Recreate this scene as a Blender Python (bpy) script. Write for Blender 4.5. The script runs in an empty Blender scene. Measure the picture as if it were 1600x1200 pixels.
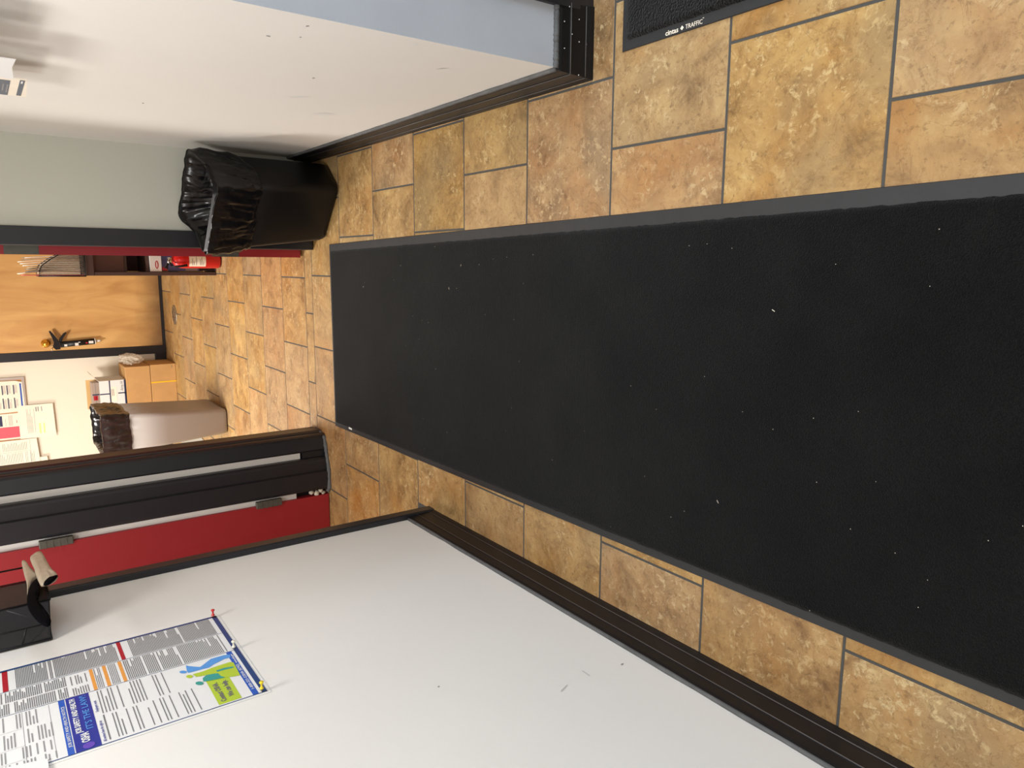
import bpy, bmesh, math, random
from mathutils import Vector, Matrix, noise
random.seed(7)
S = bpy.context.scene
C = S.collection
PI = math.pi

# ------------------------------------------------------------------ camera
cam_d = bpy.data.cameras.new('camera'); cam = bpy.data.objects.new('camera', cam_d); C.objects.link(cam)
RC = [[0.00637, -0.586124, -0.810197], [-0.987192, -0.132846, 0.088344], [-0.159412, 0.799256, -0.579463]]
cam.matrix_world = Matrix(((RC[0][0], -RC[1][0], -RC[2][0], 0), (RC[0][1], -RC[1][1], -RC[2][1], 0),
                           (RC[0][2], -RC[1][2], -RC[2][2], 1.4), (0, 0, 0, 1)))
cam_d.sensor_width = 36; cam_d.lens = 1149.3/1600*36; cam_d.clip_start = .02
S.camera = cam
# ------------------------------------------------------------------ world, exposure, lamps
w = bpy.data.worlds.new('world'); S.world = w; w.use_nodes = True
w.node_tree.nodes['Background'].inputs[0].default_value = (.75, .85, 1, 1)
w.node_tree.nodes['Background'].inputs[1].default_value = .6
S.view_settings.view_transform = 'Standard'; S.view_settings.look = 'None'
S.view_settings.gamma = 1; S.view_settings.exposure = 0.6
def area(name, loc, size, power, col, rot=(0, 0, 0), sy=None):
    l = bpy.data.lights.new(name, 'AREA'); l.energy = power; l.color = col
    l.shape = 'RECTANGLE'; l.size = size; l.size_y = sy or size
    o = bpy.data.objects.new(name, l); o.location = loc; o.rotation_euler = rot; C.objects.link(o)
    return o
WARM = (1, .955, .90)
area('hall_lamp', (-.28, 1.38, 2.57), .45, 20, (1, .985, .96))
area('entry_lamp', (.6, -1.3, 2.57), .6, 24, (1, .985, .97))
area('alcove_fill', (-1.6, 3.0, 2.57), .6, 14, (1, .985, .96))  # added fill with no known source, brightens alcove, red door and floor edge
area('back_room_lamp', (-1.3, 5.1, 2.57), .6, 72, WARM)
area('back_room_lamp', (-3.0, 6.0, 2.57), .6, 50, WARM)
area('window_daylight', (2.95, .2, 1.5), 1.6, 47, (.72, .85, 1), (0, PI/2, 0), 1.8)

# ------------------------------------------------------------------ materials
def lin(c):
    return tuple(((v/255)/12.92 if v <= 10 else (((v/255)+.055)/1.055)**2.4) for v in c)
def mat(name, col, rough=.6, metal=0, bump=0, bscale=80, var=0, vscale=6, spec=.5, trans=0, alpha=1):
    m = bpy.data.materials.new(name); m.use_nodes = True
    nt = m.node_tree; N = nt.nodes; L = nt.links; b = N['Principled BSDF']
    c = (*lin(col), 1)
    b.inputs['Base Color'].default_value = c; b.inputs['Roughness'].default_value = rough
    b.inputs['Metallic'].default_value = metal; b.inputs['Specular IOR Level'].default_value = spec
    b.inputs['Transmission Weight'].default_value = trans; b.inputs['Alpha'].default_value = alpha
    tc = N.new('ShaderNodeTexCoord')
    if var:
        n = N.new('ShaderNodeTexNoise'); n.inputs['Scale'].default_value = vscale; n.inputs['Detail'].default_value = 6
        L.new(tc.outputs['Object'], n.inputs['Vector'])
        r = N.new('ShaderNodeMapRange'); r.inputs[1].default_value = .3; r.inputs[2].default_value = .7
        r.inputs[3].default_value = 1-var; r.inputs[4].default_value = 1+var
        L.new(n.outputs['Fac'], r.inputs[0])
        x = N.new('ShaderNodeVectorMath'); x.operation = 'SCALE'; x.inputs[0].default_value = c[:3]
        L.new(r.outputs[0], x.inputs['Scale']); L.new(x.outputs[0], b.inputs['Base Color'])
    if bump:
        n = N.new('ShaderNodeTexNoise'); n.inputs['Scale'].default_value = bscale; n.inputs['Detail'].default_value = 4
        L.new(tc.outputs['Object'], n.inputs['Vector'])
        bp = N.new('ShaderNodeBump'); bp.inputs['Strength'].default_value = bump; bp.inputs['Distance'].default_value = .002
        L.new(n.outputs['Fac'], bp.inputs['Height']); L.new(bp.outputs[0], b.inputs['Normal'])
    return m
def ramp(N, stops):
    r = N.new('ShaderNodeValToRGB'); e = r.color_ramp.elements
    e[0].position = stops[0][0]; e[0].color = (*lin(stops[0][1]), 1)
    e[1].position = stops[-1][0]; e[1].color = (*lin(stops[-1][1]), 1)
    for p, c in stops[1:-1]:
        k = e.new(p); k.color = (*lin(c), 1)
    return r
def tile_mat():
    m = bpy.data.materials.new('slate_look_tile'); m.use_nodes = True
    nt = m.node_tree; N = nt.nodes; L = nt.links; b = N['Principled BSDF']
    tc = N.new('ShaderNodeTexCoord'); oi = N.new('ShaderNodeObjectInfo')
    cx = N.new('ShaderNodeCombineXYZ')
    for i, k in enumerate((37., 91., 53.)):
        q = N.new('ShaderNodeMath'); q.operation = 'MULTIPLY'; q.inputs[1].default_value = k
        L.new(oi.outputs['Random'], q.inputs[0]); L.new(q.outputs[0], cx.inputs[i])
    ad = N.new('ShaderNodeVectorMath'); ad.operation = 'ADD'
    L.new(tc.outputs['Object'], ad.inputs[0]); L.new(cx.outputs[0], ad.inputs[1])
    def nz(scale, det, dist, rough=.6):
        n = N.new('ShaderNodeTexNoise'); n.inputs['Scale'].default_value = scale; n.inputs['Detail'].default_value = det
        n.inputs['Distortion'].default_value = dist; n.inputs['Roughness'].default_value = rough
        L.new(ad.outputs[0], n.inputs['Vector']); return n
    def rmp(src, a, bb, lo=0, hi=1):
        r = N.new('ShaderNodeMapRange'); r.inputs[1].default_value = a; r.inputs[2].default_value = bb
        r.inputs[3].default_value = lo; r.inputs[4].default_value = hi
        L.new(src, r.inputs[0]); return r.outputs[0]
    def mix(a, bcol, fac, mode='MIX'):
        x = N.new('ShaderNodeMix'); x.data_type = 'RGBA'; x.blend_type = mode
        if isinstance(a, tuple): x.inputs[6].default_value = (*lin(a), 1)
        else: L.new(a, x.inputs[6])
        if isinstance(bcol, tuple): x.inputs[7].default_value = (*lin(bcol), 1)
        else: L.new(bcol, x.inputs[7])
        if isinstance(fac, float): x.inputs[0].default_value = fac
        else: L.new(fac, x.inputs[0])
        return x.outputs[2]
    base = nz(8, 12, .5, .72); rp = ramp(N, [(.34, (140, 102, 64)), (.45, (182, 140, 92)), (.53, (200, 156, 104)), (.64, (216, 174, 118))])
    L.new(base.outputs['Fac'], rp.inputs[0])
    big = nz(3.2, 3, .6)
    col = mix(rp.outputs[0], (196, 134, 66), rmp(big.outputs['Fac'], .50, .70, 0, .62))
    big2 = nz(2.6, 2, .3)
    col = mix(col, (170, 142, 108), rmp(big2.outputs['Fac'], .52, .7, 0, .7))
    fine = nz(44, 12, .5, .75)                                   # pale flecks and ridges
    reg = nz(5, 2, .2)
    fm = N.new('ShaderNodeMath'); fm.operation = 'MULTIPLY'
    L.new(rmp(fine.outputs['Fac'], .53, .60), fm.inputs[0]); L.new(rmp(reg.outputs['Fac'], .42, .6, .12, .85), fm.inputs[1])
    col = mix(col, (232, 198, 148), fm.outputs[0])
    pit = nz(60, 6, .2, .7)
    col = mix(col, (120, 84, 50), rmp(pit.outputs['Fac'], .36, .44, .45, 0))
    vein = nz(10, 10, .9, .65)                                        # thin dark ridge lines
    vm = N.new('ShaderNodeMath'); vm.operation = 'SUBTRACT'; vm.inputs[1].default_value = .5; L.new(vein.outputs['Fac'], vm.inputs[0])
    va = N.new('ShaderNodeMath'); va.operation = 'ABSOLUTE'; L.new(vm.outputs[0], va.inputs[0])
    col = mix(col, (140, 98, 56), rmp(va.outputs[0], 0., .012, .5, 0))
    # tile to tile difference
    hs = N.new('ShaderNodeHueSaturation')
    L.new(rmp(oi.outputs['Random'], 0, 1, .497, .506), hs.inputs['Hue'])
    q = N.new('ShaderNodeMath'); q.operation = 'MULTIPLY'; q.inputs[1].default_value = 7.31; L.new(oi.outputs['Random'], q.inputs[0])
    fr = N.new('ShaderNodeMath'); fr.operation = 'FRACT'; L.new(q.outputs[0], fr.inputs[0])
    L.new(rmp(fr.outputs[0], 0, 1, .90, 1.05), hs.inputs['Value'])
    q2 = N.new('ShaderNodeMath'); q2.operation = 'MULTIPLY'; q2.inputs[1].default_value = 17.7; L.new(oi.outputs['Random'], q2.inputs[0])
    fr2 = N.new('ShaderNodeMath'); fr2.operation = 'FRACT'; L.new(q2.outputs[0], fr2.inputs[0])
    L.new(rmp(fr2.outputs[0], 0, 1, .90, 1.04), hs.inputs['Saturation'])
    sc = N.new('ShaderNodeVectorMath'); sc.operation = 'MULTIPLY'; sc.inputs[1].default_value = (.69, .70, .64)
    L.new(col, sc.inputs[0]); L.new(sc.outputs[0], hs.inputs['Color']); L.new(hs.outputs[0], b.inputs['Base Color'])
    L.new(rmp(fine.outputs['Fac'], .3, .7, .36, .52), b.inputs['Roughness'])
    b.inputs['Specular IOR Level'].default_value = .4
    hh = N.new('ShaderNodeMath'); hh.operation = 'ADD'; L.new(fine.outputs['Fac'], hh.inputs[0]); L.new(vein.outputs['Fac'], hh.inputs[1])
    bp = N.new('ShaderNodeBump'); bp.inputs['Strength'].default_value = .5; bp.inputs['Distance'].default_value = .0025
    L.new(hh.outputs[0], bp.inputs['Height']); L.new(bp.outputs[0], b.inputs['Normal'])
    return m
def carpet_mat(name, col, streak, fs=420, bd=.003):
    m = bpy.data.materials.new(name); m.use_nodes = True
    nt = m.node_tree; N = nt.nodes; L = nt.links; b = N['Principled BSDF']
    tc = N.new('ShaderNodeTexCoord')
    def nz(s, d): 
        n = N.new('ShaderNodeTexNoise'); n.inputs['Scale'].default_value = s; n.inputs['Detail'].default_value = d
        L.new(tc.outputs['Object'], n.inputs['Vector']); return n
    a = nz(5, 5); f = nz(fs, 3); g = nz(1.6, 3)
    def mr(n, lo, hi, x=.35, y=.65):
        r = N.new('ShaderNodeMapRange'); r.inputs[1].default_value = x; r.inputs[2].default_value = y
        r.inputs[3].default_value = lo; r.inputs[4].default_value = hi; L.new(n.outputs['Fac'], r.inputs[0]); return r.outputs[0]
    def mul(p, q):
        k = N.new('ShaderNodeMath'); k.operation = 'MULTIPLY'; L.new(p, k.inputs[0]); L.new(q, k.inputs[1]); return k.outputs[0]
    k = mul(mul(mr(a, 1-streak, 1+streak), mr(f, .45, 1.6)), mr(g, 1-streak*.6, 1+streak*.6))
    x = N.new('ShaderNodeVectorMath'); x.operation = 'SCALE'; x.inputs[0].default_value = lin(col)
    L.new(k, x.inputs['Scale']); L.new(x.outputs[0], b.inputs['Base Color'])
    b.inputs['Roughness'].default_value = .95; b.inputs['Specular IOR Level'].default_value = .06
    b.inputs['Sheen Weight'].default_value = .10; b.inputs['Sheen Roughness'].default_value = .5
    bp = N.new('ShaderNodeBump'); bp.inputs['Strength'].default_value = .9; bp.inputs['Distance'].default_value = bd
    L.new(f.outputs['Fac'], bp.inputs['Height']); L.new(bp.outputs[0], b.inputs['Normal'])
    return m
def wood_mat():
    m = bpy.data.materials.new('veneer'); m.use_nodes = True
    nt = m.node_tree; N = nt.nodes; L = nt.links; b = N['Principled BSDF']
    tc = N.new('ShaderNodeTexCoord'); mp = N.new('ShaderNodeMapping'); mp.inputs['Scale'].default_value = (5, 1, 1.1)
    L.new(tc.outputs['Object'], mp.inputs[0])
    n = N.new('ShaderNodeTexNoise'); n.inputs['Scale'].default_value = 1.5; n.inputs['Detail'].default_value = 6; n.inputs['Distortion'].default_value = .8
    L.new(mp.outputs[0], n.inputs['Vector'])
    r = ramp(N, [(.3, (190, 140, 82)), (.5, (208, 160, 98)), (.7, (220, 176, 112))]); L.new(n.outputs['Fac'], r.inputs[0])
    # grime worn into the foot of the door
    sx = N.new('ShaderNodeSeparateXYZ'); L.new(tc.outputs['Object'], sx.inputs[0])
    n2 = N.new('ShaderNodeTexNoise'); n2.inputs['Scale'].default_value = 9; n2.inputs['Detail'].default_value = 5; L.new(tc.outputs['Object'], n2.inputs['Vector'])
    ad = N.new('ShaderNodeMath'); ad.operation = 'MULTIPLY_ADD'; ad.inputs[1].default_value = -.16; L.new(n2.outputs['Fac'], ad.inputs[0]); L.new(sx.outputs[2], ad.inputs[2])
    mr = N.new('ShaderNodeMapRange'); mr.inputs[1].default_value = -.05; mr.inputs[2].default_value = .16; mr.inputs[3].default_value = .75; mr.inputs[4].default_value = 0
    L.new(ad.outputs[0], mr.inputs[0])
    x = N.new('ShaderNodeMix'); x.data_type = 'RGBA'; L.new(mr.outputs[0], x.inputs[0]); L.new(r.outputs[0], x.inputs[6]); x.inputs[7].default_value = (*lin((84, 60, 42)), 1)
    L.new(x.outputs[2], b.inputs['Base Color']); b.inputs['Roughness'].default_value = .45
    return m
def film_mat(name, col):
    m = bpy.data.materials.new(name); m.use_nodes = True
    nt = m.node_tree; N = nt.nodes; L = nt.links; b = N['Principled BSDF']
    b.inputs['Base Color'].default_value = (*lin(col), 1); b.inputs['Roughness'].default_value = .22; b.inputs['Specular IOR Level'].default_value = .4
    tc = N.new('ShaderNodeTexCoord'); hs = []
    for sc, di in ((5, 1.2), (13, .8)):
        n = N.new('ShaderNodeTexNoise'); n.inputs['Scale'].default_value = sc; n.inputs['Distortion'].default_value = di; n.inputs['Detail'].default_value = 1
        L.new(tc.outputs['Object'], n.inputs['Vector'])
        a = N.new('ShaderNodeMath'); a.operation = 'SUBTRACT'; a.inputs[1].default_value = .5; L.new(n.outputs['Fac'], a.inputs[0])
        c = N.new('ShaderNodeMath'); c.operation = 'ABSOLUTE'; L.new(a.outputs[0], c.inputs[0]); hs.append(c)
    d = N.new('ShaderNodeMath'); d.operation = 'ADD'; L.new(hs[0].outputs[0], d.inputs[0]); L.new(hs[1].outputs[0], d.inputs[1])
    bp = N.new('ShaderNodeBump'); bp.inputs['Strength'].default_value = .45; bp.inputs['Distance'].default_value = .012
    L.new(d.outputs[0], bp.inputs['Height']); L.new(bp.outputs[0], b.inputs['Normal'])
    return m
M = dict(
    tile=tile_mat(), wood=wood_mat(),
    grout=mat('grout', (72, 70, 66), .9, bump=.4, bscale=200),
    wall=mat('wall_paint', (224, 219, 212), .8, bump=.14, bscale=70, var=.012, vscale=3),
    wall_end=mat('wall_paint_greenish', (196, 196, 184), .6, bump=.12, bscale=70),
    wall_grey=mat('wall_paint_blue_grey', (176, 180, 186), .55, bump=.15, bscale=70, var=.05, vscale=5),
    cream=mat('wall_paint_cream', (230, 221, 203), .7, bump=.2),
    ceil=mat('ceiling_paint', (225, 222, 214), .8),
    vinyl=mat('black_vinyl', (20, 18, 20), .42, spec=.35, var=.12, vscale=20),
    faint=mat('faint_scuff', (188, 184, 178), .7),
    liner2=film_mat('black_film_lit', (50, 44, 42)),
    ridge=mat('ridge_highlight', (84, 80, 78), .4),  # highlight along the baseboard ridges, put into the colour
    black=mat('black_paint', (27, 27, 32), .42, bump=.25, bscale=40),
    brown=mat('black_paint_lit', (48, 42, 40), .4),  # lit sides and edges of the black trim, painted as a lighter tone
    caulk=mat('grey_caulk', (86, 86, 86), .7, bump=.6, bscale=120, var=.2, vscale=30),
    red=mat('red_paint', (152, 32, 38), .45, bump=.15, bscale=30),
    hinge=mat('hinge_metal', (92, 90, 82), .5, .4, var=.1, vscale=40),
    strip=mat('pale_strip', (226, 224, 218), .4),
    pile=carpet_mat('carpet_pile', (14, 13.5, 13), .3),
    pile2=carpet_mat('carpet_pile_coarse', (22, 21, 21), .2, 190, .012),
    rubber=mat('grey_rubber', (37, 37, 38), .6, bump=.2, bscale=150, var=.1, vscale=20),
    can=mat('black_plastic', (14, 13, 14), .45, spec=.3, bump=.1, bscale=300),
    liner=film_mat('black_film', (15, 14, 16)),
    liner_in=film_mat('black_film', (13, 12, 14)),
    film_edge=mat('film_edge', (120, 116, 112), .3),
    gcan=mat('taupe_plastic', (162, 156, 150), .5, bump=.1, bscale=300),
    gdark=mat('taupe_shadow', (100, 86, 74), .5),
    card=mat('cardboard', (190, 146, 92), .75, var=.06, vscale=12, bump=.1),
    card2=mat('cardboard_pale', (206, 168, 110), .75),
    taupe=mat('cardboard_grey', (160, 142, 128), .75),
    strap=mat('yellow_strap', (236, 186, 40), .4),
    white=mat('white_paper', (222, 220, 217), .6),
    white2=mat('off_white_paper', (238, 226, 208), .7, var=.03, vscale=14),
    navy=mat('navy_print', (36, 44, 78), .5),
    violet=mat('violet_print', (96, 70, 168), .3),
    border=mat('blue_border', (46, 72, 118), .25),
    blue=mat('blue_print', (42, 88, 176), .3),
    royal=mat('royal_print', (38, 50, 140), .3),
    sky=mat('sky_print', (86, 150, 214), .35),
    lime=mat('lime_print', (176, 196, 60), .35),
    teal=mat('teal_print', (56, 150, 140), .35),
    orange=mat('orange_print', (222, 150, 70), .35),
    crimson=mat('crimson_print', (170, 30, 44), .35),
    pink=mat('pink_print', (232, 90, 104), .4),
    ink=mat('grey_ink', (112, 110, 112), .5),
    ink2=mat('pale_ink', (140, 138, 138), .5),
    slate=mat('slate_print', (82, 92, 106), .5),
    cork=mat('cork', (196, 140, 84), .8, var=.1, vscale=60),
    alu=mat('aluminium', (190, 184, 176), .35, .5),
    brass=mat('brass', (220, 160, 60), .2, .9),
    steel=mat('steel', (150, 145, 138), .35, .9),
    chrome=mat('chrome', (210, 208, 205), .15, 1),
    extred=mat('extinguisher_red', (196, 26, 24), .28),
    shelf=mat('dark_brown_laminate', (74, 54, 48), .5),
    shelf_in=mat('brown_laminate', (92, 62, 54), .55),
    wire=mat('black_wire', (24, 24, 27), .4, .3),
    tan=mat('tan_vinyl', (172, 156, 134), .35, bump=.8, bscale=40, var=.1, vscale=30),
    lining=mat('black_lining', (8, 8, 11), .6, spec=.02),
    mesh=mat('smoky_mesh', (34, 32, 34), .4, alpha=.70),
    bag=mat('clear_bag', (246, 236, 220), .25, alpha=.34, bump=.6, bscale=40),
    foam=mat('foam', (196, 186, 168), .8, bump=.6, bscale=90),
    matgrey=mat('grey_mat', (150, 146, 136), .8),
    photo=mat('carton_blue', (74, 84, 128), .4, var=.25, vscale=14),
    pinred=mat('pin_red', (200, 40, 44), .3), pinyel=mat('pin_yellow', (232, 204, 40), .3), pinwhite=mat('pin_white', (232, 226, 206), .3),
    lead=mat('yellow_print', (226, 224, 150), .5),
)
# ------------------------------------------------------------------ helpers
def bm_obj(name, bm, m, parent=None, smooth=False):
    me = bpy.data.meshes.new(name)
    bmesh.ops.recalc_face_normals(bm, faces=bm.faces[:])
    bm.to_mesh(me); bm.free()
    for k in (m if isinstance(m, list) else [m]): me.materials.append(M[k] if isinstance(k, str) else k)
    if smooth:
        for p in me.polygons: p.use_smooth = True
    o = bpy.data.objects.new(name, me); C.objects.link(o)
    if parent: o.parent = parent; o.matrix_parent_inverse = base_of(parent).inverted()
    return o
def base_of(o):
    mt = Matrix.Translation(o.location)
    return mt
BASES = {}
def thing(name, label, cat, loc, group=None):
    o = bpy.data.objects.new(name, None); C.objects.link(o); o.location = loc; o.empty_display_size = .05
    o['label'] = label; o['category'] = cat
    if group: o['group'] = group
    return o
def tag(o, label, cat, group=None, kind=None):
    o['label'] = label; o['category'] = cat
    if group: o['group'] = group
    if kind: o['kind'] = kind
    return o
def struct(o, label=None):
    o['kind'] = 'structure'
    return o
def box(bm, a, b, mi=0, bev=0):
    vs = [bm.verts.new((x, y, z)) for x in (a[0], b[0]) for y in (a[1], b[1]) for z in (a[2], b[2])]
    fs = [(0, 1, 3, 2), (4, 6, 7, 5), (0, 4, 5, 1), (2, 3, 7, 6), (0, 2, 6, 4), (1, 5, 7, 3)]
    F = [bm.faces.new([vs[i] for i in f]) for f in fs]
    for f in F: f.material_index = mi
    if bev:
        es = {e for f in F for e in f.edges}
        bmesh.ops.bevel(bm, geom=list(es), offset=bev, segments=2, affect='EDGES', profile=.5)
    return vs
def boxo(name, a, b, m, parent=None, bev=0):
    bm = bmesh.new(); box(bm, a, b, 0, bev); return bm_obj(name, bm, m, parent)
def prism(bm, pts, f0, f1, mi=0):
    """loft polygon pts (2d) between two mapping functions"""
    A = [bm.verts.new(f0(p)) for p in pts]; B = [bm.verts.new(f1(p)) for p in pts]
    n = len(pts)
    for i in range(n):
        f = bm.faces.new((A[i], A[(i+1) % n], B[(i+1) % n], B[i])); f.material_index = mi
    bm.faces.new(A[::-1]).material_index = mi; bm.faces.new(B).material_index = mi
def lathe(bm, prof, at, axis='z', n=24, mi=0, caps=True):
    rings = []
    for r, h in prof:
        ring = []
        for i in range(n):
            a = 2*PI*i/n; x, y = r*math.cos(a), r*math.sin(a)
            p = (x, y, h) if axis == 'z' else ((h, x, y) if axis == 'x' else (x, h, y))
            ring.append(bm.verts.new((at[0]+p[0], at[1]+p[1], at[2]+p[2])))
        rings.append(ring)
    for a, b in zip(rings, rings[1:]):
        for i in range(n):
            bm.faces.new((a[i], a[(i+1) % n], b[(i+1) % n], b[i])).material_index = mi
    if caps:
        bm.faces.new(rings[0][::-1]).material_index = mi; bm.faces.new(rings[-1]).material_index = mi
def tube(bm, pts, r, n=8, mi=0):
    pts = [Vector(p) for p in pts]; rings = []
    for i, p in enumerate(pts):
        t = (pts[min(i+1, len(pts)-1)]-pts[max(i-1, 0)]).normalized()
        u = t.cross(Vector((0, 0, 1)) if abs(t.z) < .9 else Vector((1, 0, 0))).normalized(); v = t.cross(u)
        rr = r[i] if isinstance(r, (list, tuple)) else r
        rings.append([bm.verts.new(p+rr*(math.cos(2*PI*k/n)*u+math.sin(2*PI*k/n)*v)) for k in range(n)])
    for a, b in zip(rings, rings[1:]):
        for i in range(n): bm.faces.new((a[i], a[(i+1) % n], b[(i+1) % n], b[i])).material_index = mi
    bm.faces.new(rings[0][::-1]).material_index = mi; bm.faces.new(rings[-1]).material_index = mi
LW = Matrix(((0, 0, 1), (1, 0, 0), (0, 1, 0)))        # local x->+Y y->+Z normal +X
RW = Matrix(((0, 0, -1), (-1, 0, 0), (0, 1, 0)))      # local x->-Y y->+Z normal -X
BW = Matrix(((1, 0, 0), (0, 0, -1), (0, 1, 0)))       # local x->+X y->+Z normal -Y
FL = Matrix(((0, 1, 0), (-1, 0, 0), (0, 0, 1)))       # on the floor, reading towards -Y
def text(name, s, pos, rot, size, m, parent, width=None, th=.0003, bold=0):
    cu = bpy.data.curves.new(name, 'FONT'); cu.body = s; cu.size = size; cu.extrude = th/2; cu.offset = bold; cu.resolution_u = 2
    tmp = bpy.data.objects.new('tmp', cu); C.objects.link(tmp)
    dg = bpy.context.evaluated_depsgraph_get()
    me = bpy.data.meshes.new_from_object(tmp.evaluated_get(dg)); bpy.data.objects.remove(tmp)
    xs = [v.co.x for v in me.vertices]; wd = max(xs)-min(xs); k = (width/wd) if width else 1
    me.transform(Matrix.Translation(Vector(pos)) @ rot.to_4x4() @ Matrix.Diagonal((k, 1, 1, 1)))
    me.materials.clear(); me.materials.append(M[m])
    o = bpy.data.objects.new(name, me); C.objects.link(o)
    if parent: o.parent = parent; o.matrix_parent_inverse = base_of(parent).inverted()
    return o
class Flat:
    """thin printed patches on a sheet: quads in sheet coordinates joined per colour"""
    def __init__(s, fn): s.fn = fn; s.q = {}
    def rect(s, m, u0, u1, v0, v1, d=0.0004): s.poly(m, [(u0, v0), (u1, v0), (u1, v1), (u0, v1)], d)
    def poly(s, m, pts, d=0.0004): s.q.setdefault(m, []).append((pts, d))
    def build(s, name, parent):
        out = []
        for m, L in s.q.items():
            bm = bmesh.new()
            for pts, d in L: bm.faces.new([bm.verts.new(s.fn(u, v, d)) for u, v in pts])
            o = bm_obj(name, bm, m, parent); out.append(o)
            if len(L) > 1: o['kind'] = 'stuff'
        return out
def para(F, m, u0, u1, v0, v1, step, fill=.5, gap=0.12, d=.0006, short=.5):
    """lines of small print running along u, stacked down v"""
    v = v1
    while v-step > v0:
        if random.random() < gap: v -= step; continue
        ln = 1 if random.random() > .25 else 1-short*random.random()
        F.rect(m, u0, u0+(u1-u0)*ln, v-step*fill, v, d); v -= step

# ------------------------------------------------------------------ floor
ZT = 0.0
XW0, XW1, YW0, YW1 = -.98, .513, -2.5, 7.50
floor = struct(boxo('floor', (-4.5, -2.5, -.06), (3.1, 7.7, -.0016), 'grout'))
rowsY = [-.717, -.35, .017, .382, .7476, 1.1186, 1.489, 1.861, 2.223, 2.585, 2.950, 3.316, 3.683, 3.785, 4.15, 4.52, 4.885, 5.275, 5.65, 6.015, 6.385, 6.755, 7.12, 7.492]
P = .3645; G = .0066
i0 = rowsY.index(1.1186)
cache = {}
def tile(x0, x1, y0, y1):
    wx, wy = round(x1-x0-G, 4), round(y1-y0-G, 4)
    if wx < .02 or wy < .02: return
    k = (wx, wy)
    if k not in cache:
        bm = bmesh.new(); a, b = wx/2, wy/2; e = .0012
        lo = [bm.verts.new((sx*a, sy*b, -.0055)) for sx, sy in ((-1, -1), (1, -1), (1, 1), (-1, 1))]
        md = [bm.verts.new((sx*a, sy*b, -e)) for sx, sy in ((-1, -1), (1, -1), (1, 1), (-1, 1))]
        hi = [bm.verts.new((sx*(a-e), sy*(b-e), 0)) for sx, sy in ((-1, -1), (1, -1), (1, 1), (-1, 1))]
        for p, q in ((lo, md), (md, hi)):
            for i in range(4): bm.faces.new((p[i], p[(i+1) % 4], q[(i+1) % 4], q[i]))
        bm.faces.new(hi)
        me = bpy.data.meshes.new('tile'); bm.to_mesh(me); bm.free(); me.materials.append(M['tile']); cache[k] = me
    o = bpy.data.objects.new('tile', cache[k]); o.location = ((x0+x1)/2, (y0+y1)/2, random.uniform(-.0006, .0))
    C.objects.link(o); o.parent = floor
for i in range(len(rowsY)-1):
    y0, y1 = rowsY[i], rowsY[i+1]
    A = (i-i0) % 2 == 0
    if y0 >= 3.68: off = -.072
    else: off = -.0585
    if not A: off += .1822
    lox, hix = (-2.1, 1.4) if y0 > 2.5 else (-.98, 1.8)
    if y0 > 3.6: lox, hix = -2.4, .9
    k = math.floor((lox-off)/P)
    while off+k*P < hix:
        a, b = max(off+k*P, lox), off+(k+1)*P
        # skip what lies fully under the runner or inside solid walls
        under = a > -.74 and b < .08 and y0 > .2 and y1 < 3.40
        if y0 < 1.4 and a > 1.5: under = True
        solid = (a > .55 and 1.6 < y0 < 3.6) or (b < -1.0 and y1 < 2.4)
        if a > .62 and b < .7: pass
        if not under and not solid: tile(a, b, y0, y1)
        k += 1

# ------------------------------------------------------------------ shell
HC = 2.6
struct(boxo('ceiling', (-4.5, -2.5, HC), (3.1, 7.7, HC+.1), 'ceil'))
XL = -.98; XR = .513; YE = 3.66
wl = struct(boxo('wall_left', (XL-.12, -2.5, -.003), (XL, 2.49, HC), 'wall'))
wr_ = bmesh.new(); box(wr_, (XR, 1.586, -.003), (.668, YE, HC))
for f in wr_.faces:
    if f.calc_center_median().y < 1.6: f.material_index = 1
wr = bm_obj('wall_right', wr_, ['wall', 'wall_grey']); struct(wr)
struct(boxo('wall_front', (.075, YE, -.003), (1.5, YE+.12, HC), 'wall_end'))
struct(boxo('wall_front', (-2.5, YE, -.003), (-2.02, YE+.12, HC), 'wall_end'))
struct(boxo('wall_front', (-2.02, YE, 2.12), (.075, YE+.12, HC), 'wall_end'))
struct(boxo('wall_alcove', (-2.5, 2.37, -.003), (XL-.12, 2.49, HC), 'wall'))
struct(boxo('wall_alcove_end', (-2.5, 2.49, -.003), (-2.38, YE, HC), 'wall'))
struct(boxo('wall_back', (-4.5, 7.492, -.003), (3.1, 7.62, HC), 'cream'))
struct(boxo('wall_back_left', (-4.5, 3.78, -.003), (-4.38, 7.492, HC), 'cream'))
struct(boxo('wall_back_left', (-4.38, 3.66, -.003), (-2.5, 3.78, HC), 'cream'))
struct(boxo('wall_back_right', (1.38, 3.78, -.003), (1.5, 7.492, HC), 'cream'))
struct(boxo('wall_near', (-1.1, -2.5, -.003), (3.1, -2.38, HC), 'wall'))
wn = bmesh.new(); box(wn, (3.0, -2.38, -.003), (3.1, 2.4, .55)); box(wn, (3.0, -2.38, 2.35), (3.1, 2.4, HC)); box(wn, (3.0, -2.38, .55), (3.1, -.75, 2.35)); box(wn, (3.0, 1.15, .55), (3.1, 2.4, 2.35))
struct(bm_obj('wall_lobby_right', wn, 'wall'))
wf = bmesh.new()
for a, b in (((3.0, -.75, .55), (3.06, -.69, 2.35)), ((3.0, 1.09, .55), (3.06, 1.15, 2.35)), ((3.0, -.69, .55), (3.06, 1.09, .61)), ((3.0, -.69, 2.29), (3.06, 1.09, 2.35))): box(wf, a, b)
struct(bm_obj('window_1', wf, 'black'))
struct(boxo('wall_lobby_end', (.668, 2.4, -.003), (3.1, 2.52, HC), 'wall'))

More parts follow.
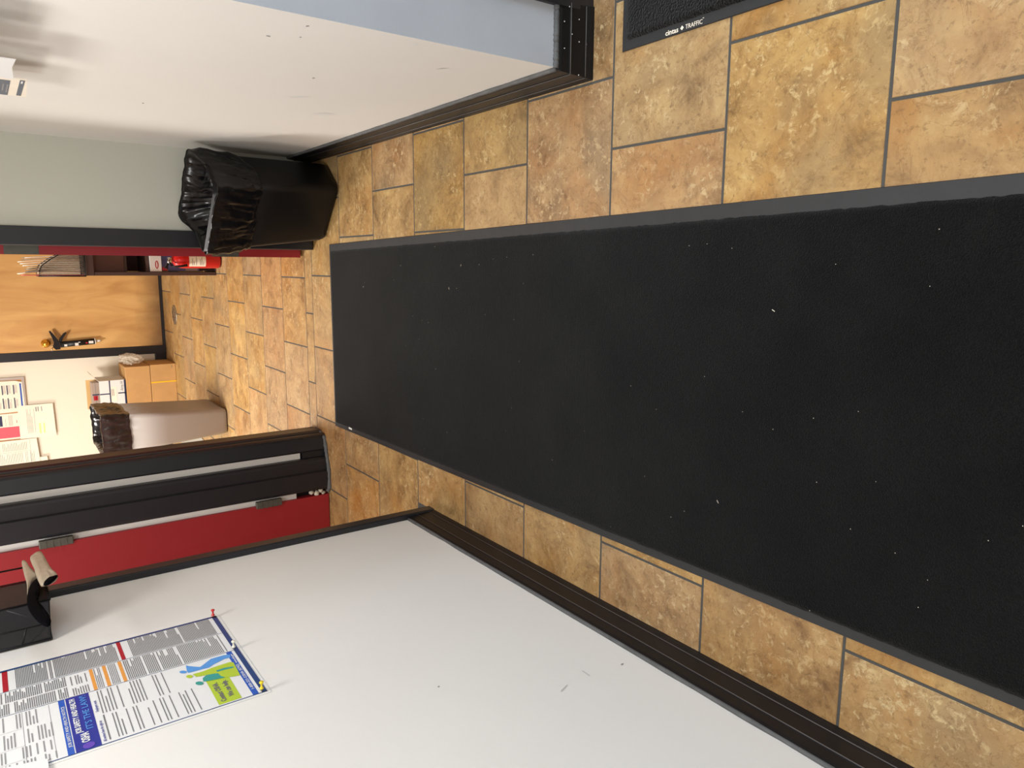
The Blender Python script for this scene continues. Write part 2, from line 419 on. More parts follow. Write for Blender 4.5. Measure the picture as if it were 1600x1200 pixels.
# scuffs and chips on the painted walls
F = Flat(lambda u, v, d: (XR-d, u, v))
F.poly('white', [(2.5663, 0.4013), (2.5221, 0.3795), (2.5184, 0.3394), (2.5696, 0.3606)], .0006)
F.poly('white', [(2.3636, 0.5571), (2.3269, 0.5296), (2.3132, 0.506), (2.3478, 0.5219)], .0006)
F.poly('white', [(1.625, 0.5163), (1.6173, 0.5103), (1.6299, 0.5017), (1.6377, 0.5077)], .0006)
F.poly('ink2', [(1.7705, 0.8132), (1.7699, 0.8047), (1.7762, 0.8027), (1.7753, 0.8117)], .0006)
F.poly('ink2', [(1.6493, 0.7656), (1.6434, 0.7606), (1.6493, 0.7584), (1.6553, 0.7633)], .0006)
F.poly('ink2', [(1.7362, 0.7483), (1.7321, 0.7453), (1.7377, 0.7432), (1.7413, 0.7464)], .0006)
F.poly('ink2', [(2.0798, 0.5869), (2.0734, 0.5819), (2.0824, 0.5785), (2.0889, 0.5834)], .0006)
F.poly('faint', [(1.7926, 0.3591), (1.7711, 0.3521), (1.7615, 0.3342), (1.7794, 0.3471)], .0006)
F.poly('ink2', [(2.732, 0.9089), (2.726, 0.9042), (2.7409, 0.9017), (2.7469, 0.9064)], .0006)
for o in F.build('scuff_mark', wr): o['kind'] = 'stuff'
F = Flat(lambda u, v, d: (XL+d, u, v))
F.poly('ink2', [(1.392, 0.601), (1.3905, 0.5967), (1.3859, 0.5994), (1.3874, 0.6037)], .0008)
F.poly('ink2', [(1.7797, 0.0257), (1.7781, 0.0217), (1.7702, 0.0278), (1.7718, 0.0318)], .0008)
F.poly('ink2', [(1.2132, 0.18), (1.2128, 0.1716), (1.2085, 0.1758), (1.208, 0.1829)], .0008)
F.poly('ink2', [(0.802, 0.1037), (0.8002, 0.0974), (0.7948, 0.1008), (0.7967, 0.1071)], .0008)
F.poly('faint', [(1.2094, 0.3774), (1.2211, 0.348), (1.2182, 0.3485), (1.2055, 0.3786)], .0008)
F.poly('faint', [(1.2464, 0.2776), (1.2184, 0.2776), (1.2168, 0.2801), (1.2447, 0.2802)], .0008)
F.poly('white', [(1.2002, 0.0984), (1.1662, 0.0927), (1.1042, 0.0964), (1.0437, 0.102), (1.0455, 0.1068), (1.102, 0.108), (1.1597, 0.1043), (1.1968, 0.1042)], .0008)
for o in F.build('scuff_mark', wl): o['kind'] = 'stuff'
# baseboards: black vinyl, cove profile with two fine ridges
PROF = [(0, 0), (.0185, 0), (.0175, .012), (.0150, .022), (.0162, .026), (.0150, .030), (.0125, .072), (.0138, .076), (.0118, .080), (.0095, .104), (.0070, .112), (0, .115)]
def baseboard(name, p0, p1, nrm, m='vinyl', ends=(0, 0), prof=PROF):
    """p0,p1 on the wall face; nrm out of the wall; ends: mitre factor along the run"""
    bm = bmesh.new(); d = (Vector((*p1, 0))-Vector((*p0, 0))).normalized(); n = Vector(nrm)
    f0 = lambda p: Vector((p0[0], p0[1], -.0005))+n*(p[0])+Vector((0, 0, p[1]))+d*(ends[0]*p[0])
    f1 = lambda p: Vector((p1[0], p1[1], -.0005))+n*(p[0])+Vector((0, 0, p[1]))+d*(ends[1]*p[0])
    prism(bm, prof, f0, f1); return struct(bm_obj(name, bm, m))
def ridges(parent, p0, p1, nrm, zs=((.0165, .0262), (.0140, .0762)), m='ridge'):  # thin pale lines painted as the highlights on the vinyl ridges
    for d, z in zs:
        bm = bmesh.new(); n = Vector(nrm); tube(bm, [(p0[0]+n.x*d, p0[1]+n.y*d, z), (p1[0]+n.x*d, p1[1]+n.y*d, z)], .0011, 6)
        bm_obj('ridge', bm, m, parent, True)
bl = baseboard('baseboard_left', (XL, -2.38), (XL, 2.455), (1, 0, 0))
br = baseboard('baseboard_right', (XR, 1.586), (XR, YE), (-1, 0, 0), ends=(-1, 0))
be = baseboard('baseboard_right_end', (XR, 1.586), (.668, 1.586), (0, -1, 0), 'can', ends=(-1, .6))
baseboard('baseboard_front', (XR-.018, YE), (.146, YE), (0, -1, 0))
BP = [(0, 0), (.016, 0), (.014, .09), (.010, .096), (0, .098)]
bb = baseboard('baseboard_back', (-4.38, 7.492), (-.836, 7.492), (0, -1, 0), 'black', prof=BP)
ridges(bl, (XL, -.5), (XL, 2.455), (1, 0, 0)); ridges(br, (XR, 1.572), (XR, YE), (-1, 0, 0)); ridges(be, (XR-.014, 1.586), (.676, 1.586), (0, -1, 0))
# grey caulk bead over the vinyl
def bead(parent, p0, p1, nrm, z, r=.006):
    bm = bmesh.new(); n = Vector(nrm); N_ = 60; pts = []; rr = []
    for i in range(N_+1):
        t = i/N_; p = Vector(p0).lerp(Vector(p1), t); q = noise.noise(Vector((t*24, z*9, 1)))
        pts.append((p.x+n.x*.003, p.y+n.y*.003, z+.0015*q)); rr.append(r*(1+.35*q))
    tube(bm, pts, rr, 6); bm_obj('caulk_bead', bm, 'caulk', parent, True)
bead(bl, (XL, -.3, 0), (XL, 2.45, 0), (1, 0, 0), .115)
bead(br, (XR, 1.586, 0), (XR, YE-.02, 0), (-1, 0, 0), .115, .0075)
bead(be, (XR-.002, 1.586, 0), (.668, 1.586, 0), (0, -1, 0), .117, .008)

bm = bmesh.new()
for x, z in [(0.6258, 0.0998), (0.5603, 0.0983), (0.5993, 0.073), (0.6399, 0.0498), (0.5846, 0.0482), (0.5824, 0.0234), (0.5012, 0.0481), (0.6648, 0.0834)]:
    bmesh.ops.create_icosphere(bm, subdivisions=1, radius=.0016, matrix=Matrix.Translation((x, 1.5715, z)))
bm_obj('paint_speck', bm, 'white', be)['kind'] = 'stuff'
# ------------------------------------------------------------------ trims and door frame
def board(name, a, b, m, parent=None, bev=.002):
    return boxo(name, a, b, m, parent, bev)
t1 = struct(board('trim_1', (XL-.004, 2.452, -.002), (XL+.020, 2.500, HC), 'black'))           # corner guard on the end of the left wall
bm = bmesh.new(); box(bm, (XL+.0202, 2.456, -.001), (XL+.0225, 2.496, HC)); bm_obj('lit_face_strip', bm, 'brown', t1)  # lit front of the black guard, lightness put into the colour
struct(board('trim_2', (.664, 1.572, -.002), (.70, 1.66, HC), 'black'))                         # edge board at the far side of the right wall end
t3 = struct(board('trim_3', (.072, YE-.02, .006), (.146, YE, 2.16), 'black'))                   # right casing
bm = bmesh.new(); box(bm, (.070, YE-.012, .002), (.0785, YE+.125, 2.12)); bm_obj('jamb', bm, 'black', t3)
# left frame between the doorway and the red door, followed down to the floor
def column(name, poly, z0, z1, m, parent=None):
    bm = bmesh.new(); prism(bm, poly, lambda p: (p[0], p[1], z0), lambda p: (p[0], p[1], z1)); return bm_obj(name, bm, m, parent)
t4 = struct(column('trim_4', [(-.868, 3.60), (-.868, 3.78), (-1.16, 3.78), (-1.16, 3.60)], -.001, 2.12, 'black'))
column('jamb_stop', [(-.856, 3.640), (-.856, 3.700), (-.870, 3.715), (-.870, 3.625), (-.862, 3.628)], .0, 2.12, 'brown', t4)  # black stop, its edge highlight painted in the lighter tone
column('inner_highlight', [(-.866, 3.590), (-.866, 3.603), (-.880, 3.603), (-.880, 3.584), (-.872, 3.580)], .0, 2.12, 'brown', t4)  # highlight line on the black frame, painted as a bead
column('inner_board', [(-.872, 3.586), (-.872, 3.602), (-.948, 3.602), (-.948, 3.566), (-.940, 3.560), (-.885, 3.576)], .0, 2.12, 'black', t4)
column('outer_board', [(-.982, 3.552), (-.982, 3.602), (-1.146, 3.602), (-1.146, 3.536), (-1.130, 3.527), (-1.052, 3.527), (-1.046, 3.539), (-1.000, 3.541), (-.990, 3.543)], .0, 2.12, 'black', t4)
column('channel_strip', [(-.948, 3.582), (-.948, 3.602), (-.982, 3.602), (-.982, 3.582)], .135, 2.12, 'strip', t4)
column('channel_foot', [(-.948, 3.572), (-.948, 3.602), (-.982, 3.602), (-.982, 3.572)], .0, .127, 'black', t4)
column('gap_backing', [(-1.158, 3.603), (-1.158, 3.66), (-1.24, 3.66), (-1.24, 3.603)], .0, 2.12, 'black', t4)
column('gap_strip', [(-1.146, 3.560), (-1.146, 3.602), (-1.180, 3.602), (-1.180, 3.560)], .17, 2.12, 'strip', t4)
# ragged grey caulk round the foot
bm = bmesh.new(); pts = []; rr = []
path = [(-.862, 3.70), (-.872, 3.62), (-.885, 3.578), (-.945, 3.556), (-.985, 3.548), (-1.05, 3.526), (-1.14, 3.528), (-1.165, 3.548)]
for a, b in zip(path, path[1:]):
    for k in range(6):
        t = k/6; x = a[0]+(b[0]-a[0])*t; y = a[1]+(b[1]-a[1])*t; q = noise.noise(Vector((x*60, y*60, 0)))
        pts.append((x, y, .004)); rr.append(.011*(1+.6*q))
tube(bm, pts, rr, 7); bm_obj('caulk_foot', bm, 'caulk', t4, True)
bm = bmesh.new()
for i, (x, y, z, r) in enumerate([(-1.155, 3.552, .045, .012), (-1.168, 3.553, .066, .014), (-1.16, 3.556, .092, .012), (-1.172, 3.556, .03, .010)]):
    q = bmesh.ops.create_icosphere(bm, subdivisions=2, radius=r, matrix=Matrix.Translation((x, y, z)))
    for v in q['verts']: v.co += .004*noise.noise_vector(v.co*90)
bm_obj('foam_filler', bm, 'foam', t4, True)
# chips of paint
# red door on the left
d1 = struct(boxo('door_1', (-2.0, 3.545, .003), (-1.180, 3.588, 2.10), 'red', None, .002))
def hinge(parent, x, y, z, h=.118):
    bm = bmesh.new(); box(bm, (x-.012, y-.012, z), (x+.022, y+.012, z+h), 0, .003)
    for k in range(1, 5): box(bm, (x-.0135, y-.0135, z+h*k/5-.0012), (x+.0235, y+.01, z+h*k/5+.0012))
    bm_obj('hinge', bm, 'hinge', parent)
hinge(d1, -1.176, 3.536, 1.155, .125); hinge(d1, -1.176, 3.536, .255, .125); hinge(d1, -1.176, 3.536, 1.86)
struct(boxo('trim_5', (-2.1, 3.53, 0), (-2.0, YE, 2.16), 'black', None, .002))
# opened red door seen along its edge
c_, s_ = math.cos(.075), math.sin(.075)
def leafpt(u, v, z): return (.076-u*c_+v*s_, 3.80+u*s_+v*c_, z)   # u thickness to -x, v along the leaf
bm = bmesh.new(); prism(bm, [(0, 0), (.044, 0), (.044, .88), (0, .88)], lambda p: leafpt(p[0], p[1], .012), lambda p: leafpt(p[0], p[1], 2.10))
d2 = struct(bm_obj('door_2', bm, 'red'))
for z in (.325, 1.165, 1.86):
    bm = bmesh.new(); prism(bm, [(.0, -.0015), (.0435, -.0015), (.0435, .003), (.0, .003)], lambda p: leafpt(p[0], p[1], z), lambda p: leafpt(p[0], p[1], z+.125)); bm_obj('hinge', bm, 'hinge', d2)

# ------------------------------------------------------------------ runner mat
def mat_piece(name, corners, bord, label, cat, pile, h=.0085):
    """corners ccw; rubber backing slab with a ragged raised pile"""
    c = [Vector((x, y, 0)) for x, y in corners]; cen = sum(c, Vector())/4
    root = thing(name, label, cat, (cen.x, cen.y, 0))
    bm = bmesh.new()
    lo = [bm.verts.new((p.x, p.y, .0002)) for p in c]; hi = [bm.verts.new((p.x+(cen.x-p.x)*.004, p.y+(cen.y-p.y)*.002, .0032)) for p in c]
    for i in range(4): bm.faces.new((lo[i], lo[(i+1) % 4], hi[(i+1) % 4], hi[i]))
    bm.faces.new(hi); bm.faces.new(lo[::-1]); bm_obj('rubber_backing', bm, 'rubber', root)
    # inner quad, inset by bord per side
    def lerp2(s, t): return (c[0]*(1-s)+c[1]*s)*(1-t)+(c[3]*(1-s)+c[2]*s)*t
    wx = (c[1]-c[0]).length; wy = (c[3]-c[0]).length
    bm = bmesh.new(); nx, ny = int(wx/.006), int(wy/.012)
    nx = min(nx, 160); ny = min(ny, 320)
    s0, s1 = bord[0]/wx, 1-bord[1]/wx; t0, t1 = bord[2]/wy, 1-bord[3]/wy
    grid = []
    for j in range(ny+1):
        row = []
        for i in range(nx+1):
            s = s0+(s1-s0)*i/nx; t = t0+(t1-t0)*j/ny; p = lerp2(s, t)
            e = (i in (0, nx)) or (j in (0, ny)); e2 = (i in (1, nx-1)) or (j in (1, ny-1))
            z = .0030 if e else (h-.0012 if e2 else h+.0005*noise.noise(p*60))
            if e or e2: p = p+Vector((noise.noise(p*170), noise.noise(p*170+Vector((9, 9, 9))), 0))*.0028
            row.append(bm.verts.new((p.x, p.y, z)))
        grid.append(row)
    for j in range(ny):
        for i in range(nx): bm.faces.new((grid[j][i], grid[j][i+1], grid[j+1][i+1], grid[j+1][i]))
    bm_obj('pile', bm, pile, root, True)['kind'] = 'stuff'
    return root
m1 = mat_piece('runner_mat', [(-.745, -.05), (.166, -.05), (.094, 3.436), (-.799, 3.432)], (.022, .034, .02, .012),
               'long charcoal carpet runner with grey rubber edge lying down the hall', 'mat', 'pile')
m2 = mat_piece('entrance_mat', [(.545, -.2), (1.45, -.2), (1.45, 1.456), (.541, 1.456)], (.024, .02, .02, .016),
               'coarse black entrance mat with white lettering along its rubber edge', 'mat', 'pile2', .011)
text('lettering', 'cintas', (.546, 1.308, .0034), FL, .0165, 'white2', m2, .040, bold=.00025)
text('lettering', '\u25C6', (.548, 1.262, .0034), FL, .011, 'white2', m2)
text('lettering', 'TRAFFIC', (.547, 1.246, .0034), FL, .0145, 'white2', m2, .050)
text('lettering', '\u2122', (.556, 1.196, .0034), FL, .005, 'white2', m2)
# lint on the runner
bm = bmesh.new()
for i in range(70):
    y = random.uniform(.45, 3.3); x = random.uniform(-.74, .08); a = random.uniform(0, PI); l = random.uniform(.0004, .0009)
    if i < 5: l = .004
    dx, dy = math.cos(a)*l, math.sin(a)*l; px, py = -math.sin(a)*.0007, math.cos(a)*.0007
    bm.faces.new([bm.verts.new((x+dx*s+px*q, y+dy*s+py*q, .0098)) for s, q in ((-1, -1), (1, -1), (1, 1), (-1, 1))])
bm_obj('lint', bm, 'white2', m1)['kind'] = 'stuff'
text('label_mark', '\u25AC', (-.785, 3.10, .0034), FL, .02, 'strip', m1) if False else None
boxo('edge_tab', (-.782, 3.225, .0033), (-.772, 3.262, .0040), 'strip', m1)

# ------------------------------------------------------------------ rounded rectangle loft
def rrect(hw, hd, r, n=6):
    pts = []
    for cx, cy, a0 in ((hw-r, hd-r, 0), (-hw+r, hd-r, PI/2), (-hw+r, -hd+r, PI), (hw-r, -hd+r, 1.5*PI)):
        for k in range(n+1):
            a = a0+PI/2*k/n; pts.append((cx+r*math.cos(a), cy+r*math.sin(a)))
    return pts
def densify(pts, step):
    out = []
    for i, p in enumerate(pts):
        q = pts[(i+1) % len(pts)]; d = math.dist(p, q); k = max(1, int(d/step))
        for j in range(k): out.append((p[0]+(q[0]-p[0])*j/k, p[1]+(q[1]-p[1])*j/k))
    return out
def loft(bm, rings, mi=0, close0=False, close1=False):
    R = [[bm.verts.new(p) for p in ring] for ring in rings]
    n = len(R[0])
    for a, b in zip(R, R[1:]):
        for i in range(n): bm.faces.new((a[i], a[(i+1) % n], b[(i+1) % n], b[i])).material_index = mi
    if close0: bm.faces.new(R[0][::-1]).material_index = mi
    if close1: bm.faces.new(R[-1]).material_index = mi
    return R
def can(name, label, cb, ct, ang, bot, top, h, m, ml, skirt, wr, dip, r0=.04, group=None, seed=0, skm='liner'):
    """tapered bin with a folded liner. cb/ct centre at floor / rim; bot/top half sizes"""
    root = thing(name, label, 'trash can', (cb[0], cb[1], 0))
    ca, sa = math.cos(ang), math.sin(ang)
    def W(p, t, z): 
        cx, cy = cb[0]+(ct[0]-cb[0])*t, cb[1]+(ct[1]-cb[1])*t
        return (cx+p[0]*ca-p[1]*sa, cy+p[0]*sa+p[1]*ca, z)
    bm = bmesh.new(); rings = []
    for z, ins in ((.002, .014), (.008, .004), (.03, 0), (h*.5, 0), (h, 0)):
        t = z/h; hw = bot[0]+(top[0]-bot[0])*t-ins; hd = bot[1]+(top[1]-bot[1])*t-ins
        rings.append([W(p, t, z) for p in rrect(hw, hd, r0, 6)])
    for z in (h-.003, .05):
        t = z/h; hw = bot[0]+(top[0]-bot[0])*t-.005; hd = bot[1]+(top[1]-bot[1])*t-.005
        rings.append([W(p, t, z) for p in rrect(hw, hd, r0-.004, 6)])
    loft(bm, rings, 0, True, True); bm_obj('bin_body', bm, m, root, True)
    # liner
    NS = 220
    def ring(z, off, amp, fr, zamp=0, slip=0):
        t = min(z/h, 1.0); hw = bot[0]+(top[0]-bot[0])*t+off; hd = bot[1]+(top[1]-bot[1])*t+off
        pts = densify(rrect(hw, hd, max(.008, min(r0, hw*.6, hd*.6)), 6), .008)
        # resample to NS
        L = [0]
        for i in range(len(pts)): L.append(L[-1]+math.dist(pts[i], pts[(i+1) % len(pts)]))
        out = []
        for k in range(NS):
            s = L[-1]*k/NS; i = max(j for j in range(len(pts)) if L[j] <= s+1e-9)
            f = (s-L[i])/max(1e-9, L[i+1]-L[i]); a, b = pts[i], pts[(i+1) % len(pts)]
            x, y = a[0]+(b[0]-a[0])*f, a[1]+(b[1]-a[1])*f
            l = math.hypot(x, y) or 1; ux, uy = x/l, y/l
            sv = Vector((x*fr+seed, y*fr, z*6+slip)); q = noise.noise(sv)+.5*noise.noise(sv*2.3)
            zz = z+zamp*(noise.noise(Vector((x*9+seed, y*9, 3)))+.6*noise.noise(Vector((x*30+seed, y*30, 7))))
            p = W((x+ux*q*amp, y+uy*q*amp), t, zz+dip(x, y))
            out.append(p)
        return out
    bm = bmesh.new()
    prof = [(h-skirt, .003, .002, 22, .010), (h-skirt+.015, .006, .004, 24, .006), (h-skirt*.88, .004, .005, 40, .003), (h-skirt*.78, .010, .009, 44, 0), (h-skirt*.66, .007, .008, 38, 0), (h-skirt*.5, .012, .010, 34, 0), (h-skirt*.36, .009, .009, 30, 0), (h-skirt*.2, .012, .010, 28, 0), (h-.014, .009, .008, 24, 0),
            (h+.004, .007, .004, 26, .006)]
    rings = [ring(*a) for a in prof]
    loft(bm, rings); bm_obj('liner', bm, skm, root, True)
    bm = bmesh.new()
    prof = [(h+.004, .007, .004, 26, .006), (h+.006, -.004, .004, 26, .010), (h-.022, -.014, .012, 30, .008), (h-.050, -.024, .018, 34, .014), (h-.085, -.034, .022, 30, .022), (h-.105, -.050, .020, 34, .030), (h-.110, -.068, .016, 30, .034), (h-.115, -.086, .010, 30, .034), (h-.12, -.1, .004, 30, .02)]
    rings = [ring(*a) for a in prof]
    loft(bm, rings, 0, False, True); bm_obj('liner_inside', bm, 'liner_in', root, True)
    return root, ring
def dip1(x, y): return 0.0
can1, rg = can('trash_can', 'large black trash can with shiny black liner in the hall corner', (.291, 3.466), (.258, 3.440), math.radians(-41.2),
               (.1625, .100), (.180, .132), .575, 'can', 'liner', .185, .01, lambda x, y: -.02+.06*max(0, y)/.13, .035)
e = rg(.579, .0075, .004, 26, .006); bm = bmesh.new(); sel = e
tube(bm, [Vector(p)+Vector((0, 0, .001)) for p in e+[e[0]]], .0022, 5); bm_obj('liner_fold', bm, 'liner', can1, True)
can2, rg2 = can('trash_can', 'slim taupe trash can with black liner standing in the back room', (-1.132, 5.70), (-1.150, 5.73), 0,
                (.090, .255), (.140, .27), .80, 'gcan', 'liner', .17, .01, lambda x, y: 0.0, .03, seed=5, skm='liner2')
bm = bmesh.new()   # lifting handle recess line on the side
pts = [(-1.022, 5.60+.10*math.cos(a), .56+.05*math.sin(a)) for a in [PI*k/10 for k in range(0, 9)]]
tube(bm, pts, .004, 6); bm_obj('grip_rib', bm, 'gdark', can2, True)

# ------------------------------------------------------------------ poster on the left wall
X0 = XL+.002
po = thing('labor_law_poster', 'laminated blue-bordered workplace law poster pinned on the left wall', 'poster', (X0, 1.83, 1.3))
PB, PT, PL, PR = .934, 1.90, 1.600, 2.054
boxo('clear_edge', (XL+.0006, PL-.006, PB-.007), (XL+.0012, PR+.003, PT), 'strip', po)
boxo('laminated_sheet', (XL+.0006, PL, PB), (X0, PR, PT), 'white', po)
F = Flat(lambda u, v, d: (X0+d, u, v))
F.rect('border', PL, PR, PB, PB+.012); F.rect('border', PR-.009, PR, PB, PT); F.rect('border', PL, PL+.003, PB, PT)
for u in (1.832, 1.942): F.rect('border', u-.0007, u+.0007, PB+.012, PT, .0007)
# left column: safety notice
F.rect('blue', 1.603, 1.831, .953, .966)
F.rect('royal', 1.603, 1.831, 1.272, 1.318); F.rect('blue', 1.603, 1.831, 1.320, 1.332)
F.rect('lime', 1.607, 1.727, .990, 1.040)
def blob(m, pts, d=.0008): F.poly(m, pts, d)
def limb(m, a, b, ra, rb, d=.0008):
    ax, ay = a; bx, by = b; l = math.hypot(bx-ax, by-ay) or 1; nx, ny = -(by-ay)/l, (bx-ax)/l
    pts = [(ax+nx*ra, ay+ny*ra)]; 
    pts = []
    base = math.atan2(ny, nx)
    for k in range(7): t = base+PI*k/6; pts.append((ax+ra*math.cos(t), ay+ra*math.sin(t)))
    for k in range(7): t = base+PI+PI*k/6; pts.append((bx+rb*math.cos(t), by+rb*math.sin(t)))
    blob(m, pts, d)
# three printed workers in flat colours
BH = [(1.7919, 1.0672), (1.7892, 1.0689), (1.7887, 1.0722), (1.7904, 1.0761), (1.794, 1.0797), (1.7984, 1.0819), (1.8025, 1.0822), (1.8053, 1.0804), (1.8058, 1.0772), (1.8041, 1.0732), (1.8005, 1.0697), (1.7961, 1.0675)]
BB = [(1.826, 1.0623), (1.8178, 1.0578), (1.8085, 1.0483), (1.7974, 1.0362), (1.8023, 1.0287), (1.8134, 1.0154), (1.8216, 1.0048), (1.8213, 0.9742), (1.8166, 0.96), (1.8002, 0.9633), (1.802, 0.9771), (1.7912, 1.0059), (1.7825, 1.0187), (1.7841, 1.0351), (1.7849, 1.0537), (1.786, 1.0658), (1.7986, 1.0662)]
LH = [(1.7626, 1.0602), (1.7595, 1.0619), (1.7585, 1.065), (1.7599, 1.0685), (1.7632, 1.0716), (1.7677, 1.0735), (1.7721, 1.0736), (1.7752, 1.0718), (1.7762, 1.0688), (1.7749, 1.0652), (1.7715, 1.0621), (1.767, 1.0602)]
LB = [(1.7734, 1.0583), (1.7722, 1.0358), (1.7766, 1.0138), (1.7789, 0.9702), (1.7716, 0.9635), (1.7035, 0.9663), (1.7068, 0.9813), (1.714, 0.9982), (1.7243, 1.006), (1.7379, 1.015), (1.7488, 1.0269), (1.7559, 1.0541)]
TH = [(1.7176, 1.0468), (1.7143, 1.0488), (1.7135, 1.0523), (1.7151, 1.0564), (1.719, 1.0601), (1.7239, 1.0623), (1.7286, 1.0624), (1.7319, 1.0604), (1.7328, 1.0569), (1.7312, 1.0527), (1.7273, 1.049), (1.7223, 1.0469)]
TB = [(1.741, 1.0432), (1.7505, 1.0327), (1.7466, 1.017), (1.7424, 1.0076), (1.7263, 1.0055), (1.714, 0.9982), (1.7171, 1.0162), (1.7231, 1.0414), (1.7262, 1.0457)]
TA = [(1.7575, 1.008), (1.7587, 0.9885), (1.7523, 0.9688), (1.746, 0.9705), (1.749, 0.989), (1.7499, 1.0078)]
for m, P_, d in (('sky', BH, .0008), ('sky', BB, .0008), ('lime', LH, .0010), ('lime', LB, .0010), ('teal', TH, .0012), ('teal', TB, .0012), ('teal', TA, .0013)): blob(m, P_, d)
para(F, 'ink', 1.722, 1.826, 1.112, 1.256, .0068, .30, .30, short=.4)
para(F, 'ink', 1.612, 1.712, 1.058, 1.240, .0068, .30, .30, short=.4)
F.rect('ink', 1.612, 1.716, 1.254, 1.257); 
# tables above the notice
for v in (1.35, 1.40, 1.47, 1.54, 1.60, 1.66, 1.72, 1.78, 1.84): F.rect('ink', 1.606, 1.828, v, v+.0007)
for u in (1.64, 1.69, 1.76): F.rect('ink2', u, u+.0006, 1.40, 1.86)
para(F, 'ink2', 1.610, 1.636, 1.34, 1.88, .006, .4, .25); para(F, 'ink2', 1.644, 1.686, 1.34, 1.88, .006, .4, .35); para(F, 'ink2', 1.695, 1.752, 1.34, 1.88, .006, .4, .3); para(F, 'ink2', 1.765, 1.826, 1.34, 1.88, .006, .4, .3)
# middle and right columns
for v in (1.190, 1.224, 1.252): F.rect('orange', 1.834, 1.940, v, v+.0075)
F.rect('crimson', 1.944, 2.048, 1.177, 1.186); F.rect('crimson', 1.944, 2.048, 1.420, 1.431)
F.rect('crimson', 1.944, 2.048, 1.66, 1.67)
para(F, 'ink', 1.836, 1.938, .955, 1.186, .0040, .5, .05); para(F, 'ink', 1.836, 1.938, 1.200, 1.220, .0036, .4, 0); para(F, 'ink', 1.836, 1.938, 1.234, 1.250, .0036, .4, 0)
para(F, 'ink', 1.836, 1.870, 1.265, 1.30, .005, .4, .2); para(F, 'ink', 1.885, 1.93, 1.265, 1.30, .005, .4, .2)
para(F, 'ink', 1.836, 1.884, 1.305, 1.88, .0040, .5, .06); para(F, 'ink', 1.889, 1.938, 1.305, 1.88, .0040, .5, .06)
para(F, 'ink', 1.946, 2.046, .955, 1.160, .0034, .55, .05); para(F, 'ink', 1.946, 2.046, 1.190, 1.405, .0034, .55, .05); para(F, 'ink', 1.946, 2.046, 1.44, 1.64, .0034, .5, .06); para(F, 'ink', 1.946, 2.046, 1.69, 1.88, .0034, .5, .06)
F.build('print', po)
TX = X0+.0011
text('lettering', "IT'S THE LAW!", (TX, 1.676, 1.279), LW, .0185, 'sky', po, .145)
text('lettering', 'JOB SAFETY AND HEALTH', (TX, 1.672, 1.301), LW, .0150, 'white', po, .150, bold=.0004)
text('lettering', 'OSHA', (TX, 1.630, 1.290), LW, .021, 'white', po, .038, bold=.0006)
text('lettering', 'JOB SAFETY AND HEALTH NOTICE', (TX, 1.630, 1.3225), LW, .0090, 'white', po, .17)
text('lettering', 'Contact OSHA.', (TX, 1.615, 1.021), LW, .0165, 'ink', po, .088, bold=.0004)
text('lettering', 'We can help.', (TX, 1.628, 1.001), LW, .0165, 'ink', po, .075, bold=.0004)
text('lettering', '1-800-321-OSHA (6742)', (TX, 1.625, .9555), LW, .0100, 'white', po, .13)
text('lettering', 'www.osha.gov', (TX, 1.765, .9555), LW, .0075, 'white', po, .05)
text('lettering', 'All workers have the right to:', (TX, 1.610, 1.262), LW, .0085, 'royal', po, .085)
text('lettering', 'Employers must:', (TX, 1.735, 1.262), LW, .0085, 'royal', po, .05)
bm = bmesh.new(); lathe(bm, [(.011, 0), (.011, .0004)], (TX-.0003, 1.616, 1.294), 'x', 20); bm_obj('seal', bm, 'violet', po)
def pin(name, label, y, z, m):
    bm = bmesh.new()
    lathe(bm, [(.0006, 0), (.0006, .006), (.0048, .007), (.0046, .009), (.0024, .012), (.0024, .019), (.0050, .021), (.0050, .0235), (.0042, .0245)], (X0, y, z), 'x', 14)
    o = bm_obj(name, bm, m, None, True); tag(o, label, 'push pin')
pin('push_pin', 'red push pin at the poster\'s lower right corner', 2.046, .943, 'pinred')
pin('push_pin', 'white push pin in the middle of the poster\'s lower edge', 1.836, .945, 'pinwhite')
pin('push_pin', 'yellow push pin at the poster\'s lower left corner', 1.607, .945, 'pinyel')
# white sheet overlapping the poster's left side
bm = bmesh.new(); prism(bm, [(1.28, 1.372), (1.612, 1.366), (1.634, 1.46), (1.64, 1.66), (1.28, 1.66)], lambda p: (X0+.0025, p[0], p[1]), lambda p: (X0+.0035, p[0], p[1]))
tag(bm_obj('paper_sheet', bm, 'white'), 'plain white sheet overlapping the left side of the law poster', 'paper')

# ------------------------------------------------------------------ wall file holder with pouch
fh = thing('wall_file_holder', 'smoky black mesh file holder mounted high on the left wall', 'file holder', (XL, 2.3, 1.32))
XO = -.866; Y0, Y1, ZB, ZT2 = 2.160, 2.440, 1.320, 1.60
def panel(name, pts, m, parent, th=(0, 0, .002)):
    bm = bmesh.new(); A = [bm.verts.new(p) for p in pts]; B = [bm.verts.new(Vector(p)+Vector(th)) for p in pts]; n = len(pts)
    bm.faces.new(A[::-1]); bm.faces.new(B)
    for i in range(n): bm.faces.new((A[i], A[(i+1) % n], B[(i+1) % n], B[i]))
    return bm_obj(name, bm, m, parent)
panel('side_panel', [(XL+.002, Y0, ZB), (XO, Y0, ZB-.004), (XO, Y0, ZT2), (XL+.002, Y0, ZT2)], 'mesh', fh, (0, .0025, 0))
panel('side_panel', [(XL+.002, Y1, ZB), (XO+.004, Y1-.12, ZB-.004), (XO+.004, Y1-.12, ZT2), (XL+.002, Y1, ZT2)], 'mesh', fh, (0, .0025, 0))
panel('bottom_panel', [(XL+.002, Y0, ZB), (XO, Y0, ZB-.004), (XO, Y1-.12, ZB-.004), (XL+.002, Y1, ZB)], 'mesh', fh)
